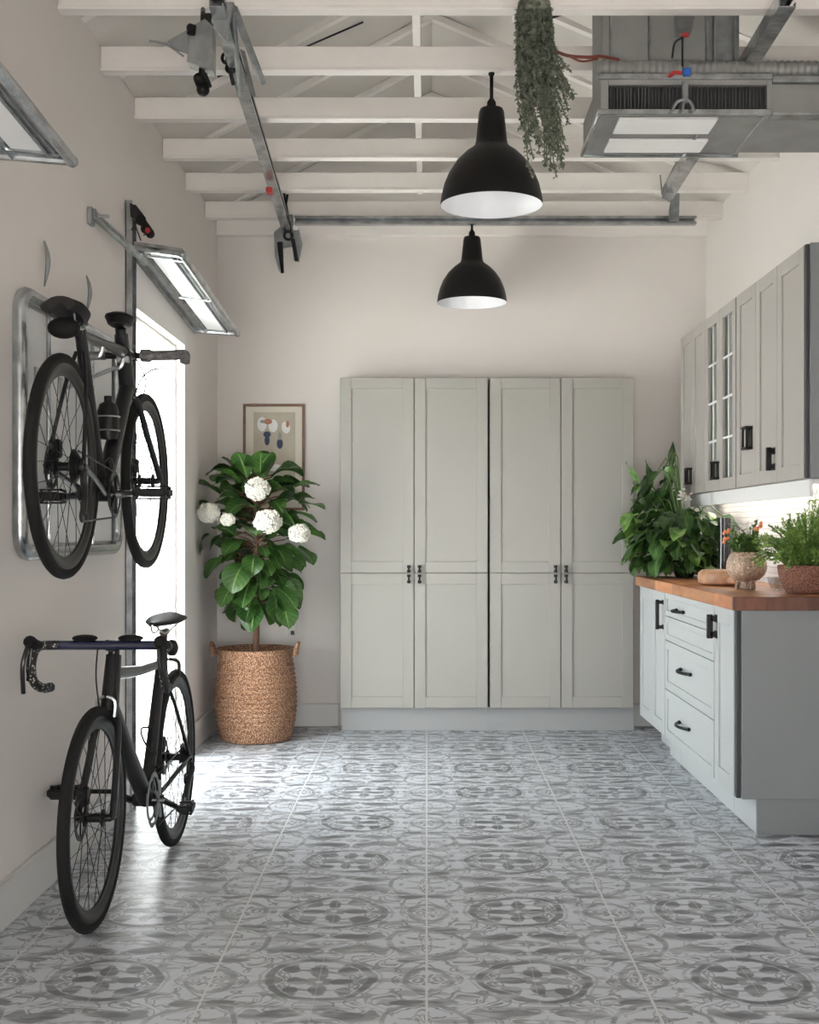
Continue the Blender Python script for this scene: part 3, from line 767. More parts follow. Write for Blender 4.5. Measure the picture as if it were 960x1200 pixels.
for k in range(120):
    a = random.random()*2*PI; rr = random.random()**.5*.068; hh = random.uniform(.05, .13)*(1-.3*rr/.07)
    base = Vector((px0+rr*.5*math.cos(a), D0+rr*.5*math.sin(a), WT+.147)); tip = Vector((px0+rr*1.15*math.cos(a)-.004, D0+rr*1.1*math.sin(a), WT+.155+hh))
    if rr < .04 and math.cos(a) > 0 and random.random() < .5: tip = Vector((px0+.045+random.uniform(-.008, .008), D0+random.uniform(-.01, .01), WT+.22+random.uniform(0, .10)))
    tube(bs, [base, (base+tip)/2+Vector((0, 0, .01)), tip], .0018, 4)
    for q in range(14):
        f = random.uniform(.25, 1.05); p = base.lerp(tip, f); dv = Vector((random.uniform(-1, 1), random.uniform(-1, 1), random.uniform(-.2, 1)))
        leaf(b, p, dv, random.uniform(.016, .026), .015, .2, .1, False, nl=2, nw=2)
obj('stems', bs, M['stem'], t); obj('foliage', b, M['shrub'], t, recalc=False)
for (px, py) in ((853, 623), (851, 632), (888, 619), (891, 616)):
    b = B(); c = at(px, py, D0-.04)
    for k in range(5): sphere(b, c+Vector((random.gauss(0, .005), random.gauss(0, .005), random.gauss(0, .006))), .0075, (1, 1, 1.1), 8, 6)
    obj('orange_bud', b, M['orange'], t)
# woven pot with feathery fern
D1 = 5.2; fx = 1.652
t = thing('woven_planter', 'terracotta coloured woven pot at the right end of the worktop', 'planter', (fx, D1, WT))
b = B(); prof = [(.085, 0), (.095, .003)]+[(.095+.036*math.sin(PI/2*i/14)+.0015*math.sin(i*3.1), .003+.115*i/14) for i in range(1, 15)]+[(.126, .122), (.118, .118), (.112, .09), (.0001, .09)]
lathe(b, (fx, D1, WT), prof, 72, ripple=lambda th, h: 1+.008*math.sin(th*44+h*90)); obj('pot_body', b, M['terr'], t)
t = thing('feathery_fern', 'feathery bright green fern spilling over the terracotta coloured woven pot', 'plant', (fx, D1, WT+.09))
random.seed(12); b = B(); bs = B()
for k in range(190):
    a = random.random()*2*PI; lean = random.uniform(.0, 1.0); H = random.uniform(.15, .32)
    if math.cos(a) < -.3: H *= .75
    if math.cos(a) > .2: H *= 1.15
    base = Vector((fx+.08*lean*math.cos(a), D1+.08*lean*math.sin(a), WT+.092)); out = .05+.13*lean
    tip = base+Vector((math.cos(a)*out, math.sin(a)*out, H*(1.1-.75*lean**2)-(.04 if lean > .85 else 0)))
    if tip.x > XR-.04: tip.x = XR-.04-random.random()*.03
    mid = base.lerp(tip, .55)+Vector((0, 0, .05*lean+.01)); pts = smooth_pts([base, mid, tip], 6)
    tube(bs, pts[::2]+[pts[-1]], .0012, 4)
    for i in range(3, len(pts)):
        for q in range(7):
            p = pts[i-1].lerp(pts[i], random.random()); tg = (pts[i]-pts[i-1]).normalized()
            dv = tg*.8+Vector((random.uniform(-1, 1), random.uniform(-1, 1), random.uniform(-.3, .8)))
            q_ = random.uniform(.012, .022); s_ = dv.normalized().orthogonal().normalized()*.0032
            e = p+dv.normalized()*q_
            if e.x > XR-.022 or (e.z > UB-.08 and e.x > XU+.02): continue
            b.faces.new([b.verts.new(p-s_*.4), b.verts.new(p+dv.normalized()*q_*.5-s_), b.verts.new(e), b.verts.new(p+dv.normalized()*q_*.5+s_)])
obj('stems', bs, M['stem'], t); obj('fronds', b, M['fern'], t, recalc=False)
# thick wooden dough board
b = B(); pts = []
cxb, cyb = 1.475, 5.98
prof = [(.0001, 0), (.10, 0), (.118, .012), (.124, .04), (.12, .06), (.105, .075), (.0001, .078)]
lathe(b, (cxb, cyb, WT), prof, 40)
for v in b.verts: v.co.y = cyb+(v.co.y-cyb)*1.35
tube(b, [(cxb-.01, cyb-.14, WT+.03), (cxb+.01, cyb-.22, WT+.028)], .018, 10, radii=[.02, .014])
tag(obj('wooden_board', b, M['wood2'], None, (cxb, cyb, WT)), 'thick rounded wooden board lying on the worktop behind the footed bowl', 'board')
# clear glass dish
b = B(); gx_, gy_ = 1.60, 5.47
lathe(b, (gx_, gy_, WT), [(.03, 0), (.034, .004), (.045, .03), (.052, .06), (.049, .06), (.042, .03), (.03, .008), (.0001, .008)], 32)
tag(obj('glass_dish', b, glassmat('dish_glass', (.93, .95, .97), .2, .05), None, (gx_, gy_, WT)), 'small clear glass dish between the footed bowl and the woven pot', 'dish')

# hanging dried plant
random.seed(33); hx, hy = xpx(626, 4.385), 4.335
hx = xpx(626, 4.30)
t = thing('hanging_plant', 'grey green bundle of trailing dried foliage hanging from the front tie beam', 'plant', (hx, 4.30, HB-.03))
b = B(); bs = B()
lathe(bs, (hx, 4.30, HB-.05), [(.058, 0), (.062, .01), (.058, .045), (.01, .048)], 24)
tube(bs, [(hx, 4.30, HB-.01), (hx, 4.36, HB+.006)], .006, 6)
for k in range(70):
    a = random.random()*2*PI; r0 = .055; L = random.uniform(.30, .61) if k > 20 else random.uniform(.2, .4)
    p = Vector((hx+r0*math.cos(a), 4.30+r0*math.sin(a), HB-.02)); pts = [p.copy()]; n = 14
    dx = random.uniform(-.004, .011); dy = random.uniform(-.004, .002)
    for i in range(n):
        p = p+Vector((dx*(i/n)+random.gauss(0, .003)+(.0028 if i > 5 else 0), dy*(i/n)+random.gauss(0, .003), -L/n)); pts.append(p.copy())
    tube(bs, pts, .0022, 4)
    for i in range(1, n+1):
        m_ = 7 if i > n*.3 else 5
        for q in range(m_):
            c = pts[i-1].lerp(pts[i], random.random()); dv = Vector((random.uniform(-1, 1), random.uniform(-1, 1), random.uniform(-1.2, .4)))
            leaf(b, c, dv, random.uniform(.012, .022), .014, .2, .1, False, nl=2, nw=2)
obj('stems', bs, M['dusty'], t); obj('foliage', b, M['dusty'], t, recalc=False)
b = B(); pts = smooth_pts([at(645, 57, 4.30), at(665, 65, 4.33), at(690, 67, 4.36), at(705, 66, 4.40), at(725, 70, 4.47)], 6)
tube(b, pts, .006, 7)
tube(b, smooth_pts([at(668, 66, 4.33), at(682, 72, 4.33), at(700, 69, 4.39)], 4), .004, 6)
tag(obj('cable', b, M['redcable'], None, pts[0]), 'thin red-brown cable running from the hanging plant to the air unit', 'cable')

# ------------------------------------------------------------------ BACK WALL BITS
DP = YB-.02
x0, x1 = xpx(285, DP), xpx(357, DP); z1, z0 = zpx(473.5, DP), zpx(598, DP)
t = thing('framed_print', 'framed beige print with small figures hanging behind the fig tree', 'picture', ((x0+x1)/2, YB-.01, z0))
b = B(); fw = .016
for q in ((x0, z0, x1, z0+fw), (x0, z1-fw, x1, z1), (x0, z0+fw, x0+fw, z1-fw), (x1-fw, z0+fw, x1, z1-fw)): box(b, q[0], YB-.028, q[1], q[2], YB-.001, q[3], .0015)
obj('frame', b, M['framew'], t)
b = B(); box(b, x0+fw, YB-.014, z0+fw, x1-fw, YB-.002, z1-fw); obj('mount_board', b, M['paper'], t)
b = B(); ix0, ix1 = xpx(297, DP), xpx(346, DP); iz1, iz0 = zpx(483, DP), zpx(585, DP); box(b, ix0, YB-.0155, iz0, ix1, YB-.0145, iz1); obj('printed_sheet', b, M['print'], t)
def blob(px, py, rx, ry, m, nm='printed_shape', y=.0168, n=20, rot=0):
    b = B(); c = at(px, py, DP); 
    pts = [(c.x+(math.cos(2*PI*i/n)*rx*math.cos(rot)-math.sin(2*PI*i/n)*ry*math.sin(rot))*DP/F, YB-y, c.z+(math.sin(2*PI*i/n)*ry*math.cos(rot)+math.cos(2*PI*i/n)*rx*math.sin(rot))*DP/F) for i in range(n)]
    prism(b, pts, (0, .0009, 0)); obj(nm, b, m, t)
blob(307, 497, 5.5, 8.5, M['pw']); blob(320, 499, 5.5, 7.5, M['pw']); blob(314, 494, 5, 3.2, M['pr'], y=.0179); blob(308, 494, 3.2, 2, M['pg'], y=.0179)
blob(335, 501, 5, 7, M['pw'], rot=.2); blob(337, 497, 2, 4, M['pr'], y=.0179)
blob(313, 509, 4.5, 3.5, M['pb'], y=.0179); blob(313, 516, 3, 6, M['pb'], y=.0190); blob(328, 520, 3.6, 6, M['pb'], y=.0179); blob(328, 511, 2, 5, M['pg'], y=.0190)
blob(321, 548, 12, 4, M['pw'])
b = B(); c = at(343, 736, YB); t = thing('wall_socket', 'small pale socket plate on the back wall right of the fig trunk', 'socket', (c.x, YB, c.z))
box(b, c.x-.026, YB-.008, c.z-.052, c.x+.026, YB-.001, c.z+.052, .003); obj('plate', b, M['plate'], t)
for dz in (-.030, .030):
    b = B(); box(b, c.x-.012, YB-.011, c.z+dz-.013, c.x+.012, YB-.007, c.z+dz+.013, .003); obj('outlet', b, M['dark'], t)

# ------------------------------------------------------------------ LEFT WALL: lamp boxes, post, arm, marks, tube rack
def lamp_box(yn, lab):
    """long metal framed lamp panel leaning out from the wall; near end higher than the far end"""
    t = thing('wall_lamp', lab, 'lamp', (XL, yn+.78, 2.45), 'metal framed wall lamps')
    A = Vector((XL+.005, yn, 2.515)); Bq = Vector((XL+.255, yn-.02, 2.475)); C = Vector((XL+.250, yn+1.57, 2.385)); Dq = Vector((XL+.005, yn+1.55, 2.40))
    b = B()
    for (p, q, r) in ((A, Bq, .015), (Bq, C, .017), (C, Dq, .013), (Dq, A, .015)):
        d = (q-p).normalized(); tube(b, [p, q], r, 8)
    for p in (A, Bq, C, Dq): sphere(b, p, .0185, (1, 1, 1), 10, 8)
    mid = lambda f: (A.lerp(Bq, f), Dq.lerp(C, f))
    p, q = mid(.28); tube(b, [p, q], .012, 6); 
    obj('frame', b, M['galv'], t)
    b = B()   # backing tray above
    n = Vector((0, 0, .022)); prism(b, [A+n*.3, Bq+n*.3, C+n*.3, Dq+n*.3], n); obj('tray', b, M['galv'], t)
    b = B(); L = lambda u, v: (A.lerp(Bq, u)).lerp(Dq.lerp(C, u), v)
    dn = Vector((0, 0, -.004)); prism(b, [L(.36, .05)+dn, L(.78, .05)+dn, L(.78, .95)+dn, L(.36, .95)+dn], (0, 0, .009)); obj('diffuser', b, M['lamp'], t)
    b = B(); prism(b, [L(.785, .03)+dn*.5, L(.93, .03)+dn*.5, L(.93, .97)+dn*.5, L(.785, .97)+dn*.5], (0, 0, .008)); tube(b, [L(.785, .03)+dn*2, L(.785, .97)+dn*2], .006, 6); tube(b, [L(.87, .03)+dn*1.5, L(.87, .97)+dn*1.5], .004, 6); e = obj('side_channel', b, M['galvd'], t); e['label'] = 'darker grey metal channel beside the diffuser'
    for v in (.05, .5, .95):
        b = B(); tube(b, [L(.3, v)+dn*2, L(.95, v)+dn*2], .006, 6); obj('cross_bar', b, M['galv'], t)
    b = B(); box(b, L(.1, .03).x-.012, L(.1, .03).y-.02, L(.1, .03).z-.025, L(.1, .03).x+.03, L(.1, .03).y+.02, L(.1, .03).z+.0, .003)
    obj('clip', b, M['dark'], t)
lamp_box(2.13, 'metal framed wall lamp nearest the camera, cut off by the frame edge')
lamp_box(5.36, 'metal framed wall lamp leaning out over the bright glazed door')

t = thing('steel_upright', 'perforated steel upright post fixed to the wall beside the bright door', 'post', (XL+.02, 5.37, 0))
b = B(); px_, pz = XL+.002, 2.72
box(b, px_, 5.345, 0, px_+.004, 5.425, pz, .0008); box(b, px_, 5.345, 0, px_+.03, 5.349, pz, .0008); box(b, px_, 5.421, 0, px_+.03, 5.425, pz, .0008)
obj('channel', b, M['galv'], t)
b = B()
for k in range(60):
    z = .2+k*.042
    box(b, px_+.0041, 5.358, z, px_+.0056, 5.402, z+.022, 0)
e = obj('slots', b, M['shadow'], t)
# bracket with red cap near its top
b = B(); c = at(165, 262, 5.30)
t = thing('pulley_bracket', 'small black pulley bracket with red cap at the top of the steel upright', 'bracket', (XL+.03, 5.33, 2.6))
b = B(); prism(b, [at(152, 238, 5.335), at(160, 241, 5.325), at(170, 254, 5.32), at(166, 262, 5.32), at(153, 254, 5.335)], (0, .02, 0)); obj('plate', b, M['dark'], t)
b = B(); tube(b, [at(163, 254, 5.30), at(176, 273, 5.29)], .018, 10); sphere(b, at(176, 274, 5.29), .02, (1, 1, 1), 10, 8); torus(b, at(165, 258, 5.29), .018, .006, 'y', 20, 8); torus(b, at(171, 268, 5.28), .018, .005, 'y', 20, 8); obj('roller', b, M['blackmatte'], t)
b = B(); sphere(b, at(173, 270, 5.265), .011, (1, 1, 1.2), 10, 8); obj('cap', b, M['redm'], t)
b = B(); 
for (u, v) in (((158, 262), (165, 282)), ((168, 276), (180, 270)), ((160, 256), (154, 270))): tube(b, [at(*u, 5.30), at(*v, 5.31)], .003, 5)
obj('wire', b, M['dark'], t)
# diagonal arm
t = thing('diagonal_arm', 'diagonal galvanised arm reaching along the wall to the steel upright', 'bracket', at(103, 250, 4.76))
b = B(); p, q = at(105, 254, 4.77), at(171, 309, 5.33)
p.x = max(p.x, XL+.02); q.x = max(q.x, XL+.05)
tube(b, [p, q], .012, 8); tube(b, [p+Vector((0, 0, .022)), q+Vector((0, 0, .015))], .007, 8); obj('rod', b, M['galv'], t)
b = B(); c = Vector((XL, 4.77, p.z+.0)); box(b, XL+.001, 4.745, p.z-.035, XL+.02, 4.795, p.z+.035, .003); torus(b, (XL+.025, 4.77, p.z+.01), .016, .006, 'x', 18, 8); tube(b, [(XL+.01, 4.78, p.z+.005), (XL+.075, 4.80, p.z+.01)], .006, 8); obj('mounting_plate', b, M['galvd'], t)
# crescent hooks
for (D, pt, pb_, lab) in ((4.18, 281, 334, 'thin curved metal hook on the wall nearer the camera'), (4.70, 322, 365, 'thin curved metal hook on the wall farther from the camera')):
    b = B(); zt, zb = zpx(pt, D), zpx(pb_, D); pts = []; rad_ = []
    for i in range(15):
        f = i/14; pts.append((XL+.006+.022*math.sin(PI*f)+.0, D-.01+.03*(2*f-1)**2, zt+(zb-zt)*f)); rad_.append(.003+.006*math.sin(PI*f))
    tube(b, pts, .008, 8, radii=rad_)
    tag(obj('wall_hook', b, M['galvd'], None, (XL, D, zb)), lab, 'hook', 'curved wall hooks')

# tubular rack on the wall
t = thing('wall_rack', 'rounded galvanised tube rack on the wall behind the hanging bicycle', 'rack', (XL, 4.5, 1.16))
y0_, y1_, zb, zt = 3.90, 5.12, 1.175, 2.03; rc = .07; pts = []
for (cy, cz_, a0) in ((y0_+rc, zt-rc, 90), (y0_+rc, zb+rc, 180), (y1_-rc, zb+rc, 270), (y1_-rc, zt-rc, 0)):
    for i in range(7):
        a = R(a0+i*15); pts.append((XL+.022, cy+rc*math.cos(a), cz_+rc*math.sin(a)))
b = B(); tube(b, pts, .024, 10, closed=True, flat=1); obj('tube_frame', b, M['galv'], t)
b = B()
for yy in (4.20, 4.75): tube(b, [(XL+.02, yy, zb+.02), (XL+.02, yy, zt-.02)], .008, 8)
obj('upright_rod', b, M['galv'], t)
b = B(); box(b, XL+.001, y0_+.03, zb+.03, XL+.008, y1_-.03, zt-.03, .002); obj('back_board', b, M['trim'], t)
for yy in (4.10, 4.38):
    b = B(); zc = 1.452+.445-.03
    tube(b, smooth_pts([(XL+.02, yy, zc-.10), (XL+.08, yy, zc-.075), (-1.15, yy, zc-.03), (-1.115, yy, zc-.02), (-1.105, yy, zc+.01)], 4), .008, 8)
    box(b, XL+.003, yy-.02, zc-.14, XL+.018, yy+.02, zc-.06, .003)
    obj('support_arm', b, M['steel'], t)

# ------------------------------------------------------------------ BICYCLES
def bicycle(name_lab, origin, direc, kind, yaw=0, group='black road bicycles by the left wall'):
    """local frame: u along the bike from rear axle to front axle, w across, h up from axle height"""
    ox, oy, oz = origin   # rear axle position in the world
    dx = math.sin(yaw)
    def P(u, w, h): return Vector((ox+w+dx*u, oy+direc*u, oz+h))
    t = thing('bicycle', name_lab, 'bicycle', (ox, oy+direc*.5, oz-.345), group)
    WB = 1.10 if kind == 1 else 1.02; RW = .355 if kind == 1 else .348
    def wheel(u, rear):
        c = P(u, 0, 0)
        b = B(); torus(b, c, RW-.040, .020, 'x', 72, 10, sx=.7)
        for (ra, rb) in ((RW-.058, RW-.02),):
            pass
        # deep rim: lathe about x
        lathe(b, c, [(RW-.070, -.004), (RW-.026, -.014), (RW-.020, 0), (RW-.026, .014), (RW-.070, .004), (RW-.072, 0)], 72, axis='x')
        caps = [f for f in b.faces if len(f.verts) > 20]; bmesh.ops.delete(b, geom=caps, context='FACES_ONLY')
        wobj = obj('wheel', b, M['rim'], t)
        b = B(); torus(b, c, RW-.0185, .0185, 'x', 84, 12, sx=1.0); obj('tyre', b, M['blackmatte'], wobj)
        b = B(); n = 28
        for k in range(n):
            a = 2*PI*k/n; off = (1 if k % 2 else -1); a2 = a+off*(.9 if (k//2) % 2 else -.9)
            p = c+Vector((off*.028, .024*math.cos(a2), .024*math.sin(a2))); q = c+Vector((0, (RW-.070)*math.cos(a), (RW-.070)*math.sin(a)))
            tube(b, [p, q], .0013, 4)
        obj('spokes', b, M['dark'], wobj)
        b = B(); lathe(b, c, [(.010, -.055), (.012, -.05), (.012, -.034), (.028, -.030), (.028, -.025), (.014, -.02), (.014, .02), (.028, .025), (.028, .030), (.012, .034), (.012, .05), (.010, .055)], 20, axis='x')
        obj('hub', b, M['black'], wobj)
        # disc rotor / brake on the inner side
        b = B(); sgn = -1
        lathe(b, c+Vector((-.042, 0, 0)), [(.055, -.001), (.072, -.001), (.072, .001), (.055, .001), (.055, -.001)], 40, axis='x')
        caps = [f for f in b.faces if len(f.verts) > 20]; bmesh.ops.delete(b, geom=caps, context='FACES_ONLY')
        for k in range(6):
            a = k*PI/3; tube(b, [c+Vector((-.042, .012*math.cos(a), .012*math.sin(a))), c+Vector((-.042, .06*math.cos(a+.4), .06*math.sin(a+.4)))], .003, 5)
        obj('brake_disc', b, M['dark'], wobj)
        b = B(); cc = c+Vector((-.045, direc*(-.03 if not rear else .05), .06)); box(b, cc.x-.018, cc.y-.022, cc.z-.03, cc.x+.018, cc.y+.022, cc.z+.03, .006)
        sphere(b, cc+Vector((-.01, 0, -.02)), .016, (1, 1, 1), 10, 8); obj('brake_caliper', b, M['black'], t)
        return c
    wheel(0, True); wheel(WB, False)
    ub, hb = .425, -.075
    if kind == 1:   # hanging bike, front away
        ST = (.165, .46); HT0, HT1 = (.70, .54), (.79, .335); SAD = (.05, .49)
    else:           # standing bike, front towards the camera
        ST = (.205, .41); HT0, HT1 = (.815, .50), (.865, .315); SAD = (.20, .553)
    b = B()
    def lp(a, c_, f): return (a[0]+(c_[0]-a[0])*f, a[1]+(c_[1]-a[1])*f)
    bbp = (ub, hb)
    tube(b, [P(ub, 0, hb), P(*(lambda q: (q[0], 0, q[1]))(lp(bbp, ST, .5))), P(ST[0], 0, ST[1])], .017, 12, radii=[.025, .022, .020])
    tube(b, [P(ub, 0, hb), P(*(lambda q: (q[0], 0, q[1]))(lp(bbp, HT1, .5))), P(HT1[0], 0, HT1[1]+.02)], .02, 12, radii=[.031, .030, .028])
    hh = ST[1]-.015
    tube(b, [P(ST[0]+.0, 0, hh), P((ST[0]+HT0[0])/2, 0, hh+.008), P(HT0[0]+.015, 0, HT0[1]-.07)], .016, 12, radii=[.016, .018, .023])
    tube(b, [P(HT0[0], 0, HT0[1]-.01), P(HT1[0], 0, HT1[1])], .022, 12, radii=[.026, .031])
    for s in (-1, 1):
        tube(b, smooth_pts([P(ub-.01, s*.018, hb), P(ub-.12, s*.036, hb*.8), P(.03, s*.058, 0), P(.0, s*.058, 0)], 4), .009, 8)
        tube(b, smooth_pts([P(ST[0], s*.012, hh-.06), P(ST[0]*.7, s*.034, hh*.6), P(.005, s*.058, .01)], 4), .007, 8)
        box(b, *(P(-.018, s*.054, -.025)), *(P(.022, s*.062, .02)), .003)
    lathe(b, P(ub, 0, hb), [(.023, -.045), (.025, -.04), (.025, .04), (.023, .045)], 20, axis='x')
    obj('frame', b, M['carbon'], t)
    # fork
    b = B(); cr = (HT1[0]+.012, HT1[1]-.015)
    tube(b, [P(HT1[0], 0, HT1[1]), P(cr[0]+.004, 0, cr[1]-.012)], .026, 12)
    for s in (-1, 1):
        tube(b, smooth_pts([P(cr[0], 0, cr[1]), P(cr[0]+.01, s*.034, cr[1]-.03), P((cr[0]+WB)/2-.01, s*.045, cr[1]*.5), P(WB-.02, s*.054, .03), P(WB, s*.054, -.005)], 5), .012, 10, flat=.8)
    obj('fork', b, M['carbon'], t)
    # seat post and saddle
    dvec = Vector((ST[0]-ub, ST[1]-hb)).normalized()
    tpu = ST[0]+dvec.x*((SAD[1]-.045-ST[1])/dvec.y); tp = (tpu, SAD[1]-.045)
    b = B(); tube(b, [P(ST[0]-dvec.x*.06, 0, ST[1]-dvec.y*.06), P(tp[0], 0, tp[1])], .0135, 12)
    tube(b, [P(tp[0]-.03, 0, tp[1]+.004), P(tp[0]+.03, 0, tp[1]+.004)], .014, 10)
    if kind == 1: tube(b, [P(tp[0], 0, tp[1]), P(SAD[0]+.03, 0, SAD[1]-.03)], .012, 10)
    obj('seat_post', b, M['brown'] if kind == 2 else M['carbon'], t)
    b = B(); su = tp[0]+.055 if kind == 2 else SAD[0]+.04
    secs = []
    L0, L1 = su-.14, su+.13; nS = 14; wk = .072 if kind == 1 else .076; thick = .05 if kind == 1 else .03
    for i in range(nS+1):
        f = i/nS; u = L0+(L1-L0)*f
        wd = (wk*(math.sin(PI*min(1, .18+f*.9))**.7)*(1-f)**.75+.017) if f < 1 else .012
        if f == 0: wd *= .7
        hz = SAD[1]+.018*(1-f)**2-.004*math.sin(PI*f)+.003
        ring = []
        for k in range(14):
            a = 2*PI*k/14; cx_, sz_ = math.cos(a), math.sin(a)
            th = thick*(.6 if sz_ > 0 else (1.0 if abs(cx_) > .5 else .25))*(1-.45*f)
            ring.append(b.verts.new(P(u, wd*cx_, hz+sz_*th*.6-.006*abs(cx_)**3)))
        secs.append(ring)
    for i in range(nS):
        for k in range(14): b.faces.new((secs[i][k], secs[i][(k+1) % 14], secs[i+1][(k+1) % 14], secs[i+1][k]))
    b.faces.new(secs[0][::-1]); b.faces.new(secs[-1])
    sad = obj('saddle', b, M['saddle'], t)
    b = B()
    for s in (-1, 1): tube(b, smooth_pts([P(L0+.03, s*.035, SAD[1]-.012), P(su-.04, s*.022, SAD[1]-.036), P(su+.04, s*.02, SAD[1]-.036), P(L1-.03, s*.010, SAD[1]-.008)], 4), .0035, 6)
    obj('rails', b, M['steel'], sad)
    if kind == 1:
        b = B(); sphere(b, P(su-.10, 0, SAD[1]-.055), .045, (1.15, .8, .75), 16, 10); obj('saddle_bag', b, M['blackmatte'], t)
        b = B(); c = P(.56, -.012, .20); lathe(b, c, [(.0001, -.075), (.034, -.07), (.038, -.05), (.038, .03), (.030, .055), (.014, .065), (.014, .085), (.0001, .087)], 20); obj('water_bottle', b, M['black'], t)
        b = B(); tube(b, [P(.56-.03, 0, .13), P(.56+.04, 0, .16)], .006, 6); torus(b, c+Vector((0, 0, .01)), .041, .003, 'z', 24, 6); torus(b, c+Vector((0, 0, -.04)), .041, .003, 'z', 24, 6); obj('bottle_cage', b, M['steel'], t)
    else:
        b = B(); sphere(b, P(.05, .0, .44), .03, (.9, .9, 1.1), 14, 10); tube(b, [P(.05, 0, .44), P(tp[0]-.0, 0, tp[1]-.03)], .007, 6); obj('rear_light', b, M['black'], t)
    # cockpit
    b = B(); 
    if kind == 1:
        hb_c = (HT0[0]+.16, .475)
        tube(b, [P(HT0[0], 0, HT0[1]-.02), P(HT0[0]-.012, 0, HT0[1]+.01)], .02, 12)
        tube(b, [P(HT0[0]+.01, 0, HT0[1]-.065), P(hb_c[0], 0, hb_c[1])], .016, 10)
        obj('stem', b, M['carbon'], t)
        b = B(); tube(b, smooth_pts([P(hb_c[0], -.165, hb_c[1]), P(hb_c[0], -.05, hb_c[1]), P(hb_c[0], .05, hb_c[1]), P(hb_c[0], .19, hb_c[1]+.0)], 3), .0125, 10)
        hbo = obj('handlebar', b, M['carbon'], t)
        b = B(); tube(b, smooth_pts([P(hb_c[0], .06, hb_c[1]), P(hb_c[0], .08, hb_c[1]), P(hb_c[0], .16, hb_c[1]+.002), P(hb_c[0]+.01, .195, hb_c[1]+.006), P(hb_c[0]+.035, .20, hb_c[1]+.004), P(hb_c[0]+.05, .195, hb_c[1]-.02)], 5), .0195, 12); lathe(b, P(hb_c[0], .055, hb_c[1]), [(.022, -.02), (.025, -.015), (.025, .015), (.022, .02)], 18, axis='x')
        obj('grip', b, M['tape'], hbo)
        b = B(); tube(b, smooth_pts([P(hb_c[0], -.17, hb_c[1]), P(hb_c[0], -.10, hb_c[1])], 2), .0165, 12); obj('grip', b, M['tape'], hbo)
        b = B(); tube(b, smooth_pts([P(hb_c[0]-.02, .02, hb_c[1]-.15), P(hb_c[0]-.01, .04, hb_c[1]-.09), P(hb_c[0], .08, hb_c[1]-.055), P(hb_c[0], .13, hb_c[1]-.05)], 6), .003, 6); tube(b, smooth_pts([P(hb_c[0]-.02, .02, hb_c[1]-.01), P(hb_c[0]+.04, .045, hb_c[1]-.09), P(hb_c[0]+.02, .03, hb_c[1]-.19)], 6), .0028, 6); obj('brake_cable', b, M['dark'], hbo)
        # pad on top of the steerer
        b = B(); c = P(HT0[0]-.02, 0, HT0[1]+.035)
        lathe(b, c, [(.03, -.02), (.042, -.012), (.046, .0), (.052, .012), (.050, .02), (.03, .03), (.0001, .034)], 28)
        for v in b.verts: v.co.y = c.y+(v.co.y-c.y)*1.6
        obj('bar_pad', b, M['black'], t)
        b = B(); c = P(HT0[0]+.04, 0, HT0[1]-.10); box(b, c.x-.02, c.y-.03, c.z-.012, c.x+.026, c.y+.02, c.z+.012, .003); e = obj('clamp', b, M['steel'], t); e['label'] = 'bright steel clamp'
    else:
        hb_c = (HT0[0]+.075, HT0[1]+.03); bw = .205
        tube(b, [P(HT0[0], 0, HT0[1]-.02), P(HT0[0]-.005, 0, HT0[1]+.035)], .019, 12); tube(b, [P(HT0[0], 0, HT0[1]+.02), P(hb_c[0], 0, hb_c[1])], .018, 10, radii=[.020, .018]); obj('stem', b, M['carbon'], t)
        b = B(); tube(b, [P(hb_c[0], -bw+.05, hb_c[1]), P(hb_c[0], 0, hb_c[1]), P(hb_c[0], bw-.05, hb_c[1])], .0155, 12)
        hbo = obj('handlebar', b, M['navy'], t)
        for s in (-1, 1):
            b = B()
            tube(b, smooth_pts([P(hb_c[0], s*(bw-.06), hb_c[1]), P(hb_c[0]+.002, s*(bw-.015), hb_c[1]), P(hb_c[0]+.03, s*bw, hb_c[1]), P(hb_c[0]+.085, s*bw, hb_c[1]-.01), P(hb_c[0]+.105, s*(bw+.003), hb_c[1]-.055), P(hb_c[0]+.085, s*(bw+.004), hb_c[1]-.105), P(hb_c[0]+.03, s*(bw-.005), hb_c[1]-.135), P(hb_c[0]-.03, s*(bw-.012), hb_c[1]-.14)], 6), .0155, 12)
            obj('grip_tape', b, M['tape2'], hbo)
            b = B(); c0 = P(hb_c[0]+.085, s*bw, hb_c[1]+.0)
            tube(b, smooth_pts([P(hb_c[0]+.05, s*bw, hb_c[1]+.003), P(hb_c[0]+.10, s*bw, hb_c[1]+.012), P(hb_c[0]+.135, s*(bw), hb_c[1]+.028)], 4), .019, 10, radii=[.016, .018, .019, .02, .021, .021, .021, .02, .016]); obj('brake_hood', b, M['blackmatte'], hbo)
            b = B(); tube(b, smooth_pts([P(hb_c[0]+.13, s*(bw+.006), hb_c[1]+.005), P(hb_c[0]+.145, s*(bw+.015), hb_c[1]-.05), P(hb_c[0]+.12, s*(bw+.022), hb_c[1]-.14)], 5), .0075, 8); tube(b, smooth_pts([P(hb_c[0]+.128, s*(bw-.006), hb_c[1]), P(hb_c[0]+.13, s*(bw+.0), hb_c[1]-.06), P(hb_c[0]+.115, s*(bw+.01), hb_c[1]-.10)], 5), .005, 8); obj('brake_lever', b, M['dark'], hbo)
            # low pads on the bar tops
            b = B(); c = P(hb_c[0]-.01, s*.075, hb_c[1]+.022); sphere(b, c, .04, (1.05, .8, .30), 16, 10); obj('bar_pad', b, M['blackmatte'], hbo)
        b = B(); tube(b, smooth_pts([P(hb_c[0], -.03, hb_c[1]-.01), P(hb_c[0]+.05, -.02, hb_c[1]-.10), P(hb_c[0]+.03, -.012, hb_c[1]-.22), P(hb_c[0]+.02, -.008, hb_c[1]-.25)], 5), .0028, 6)
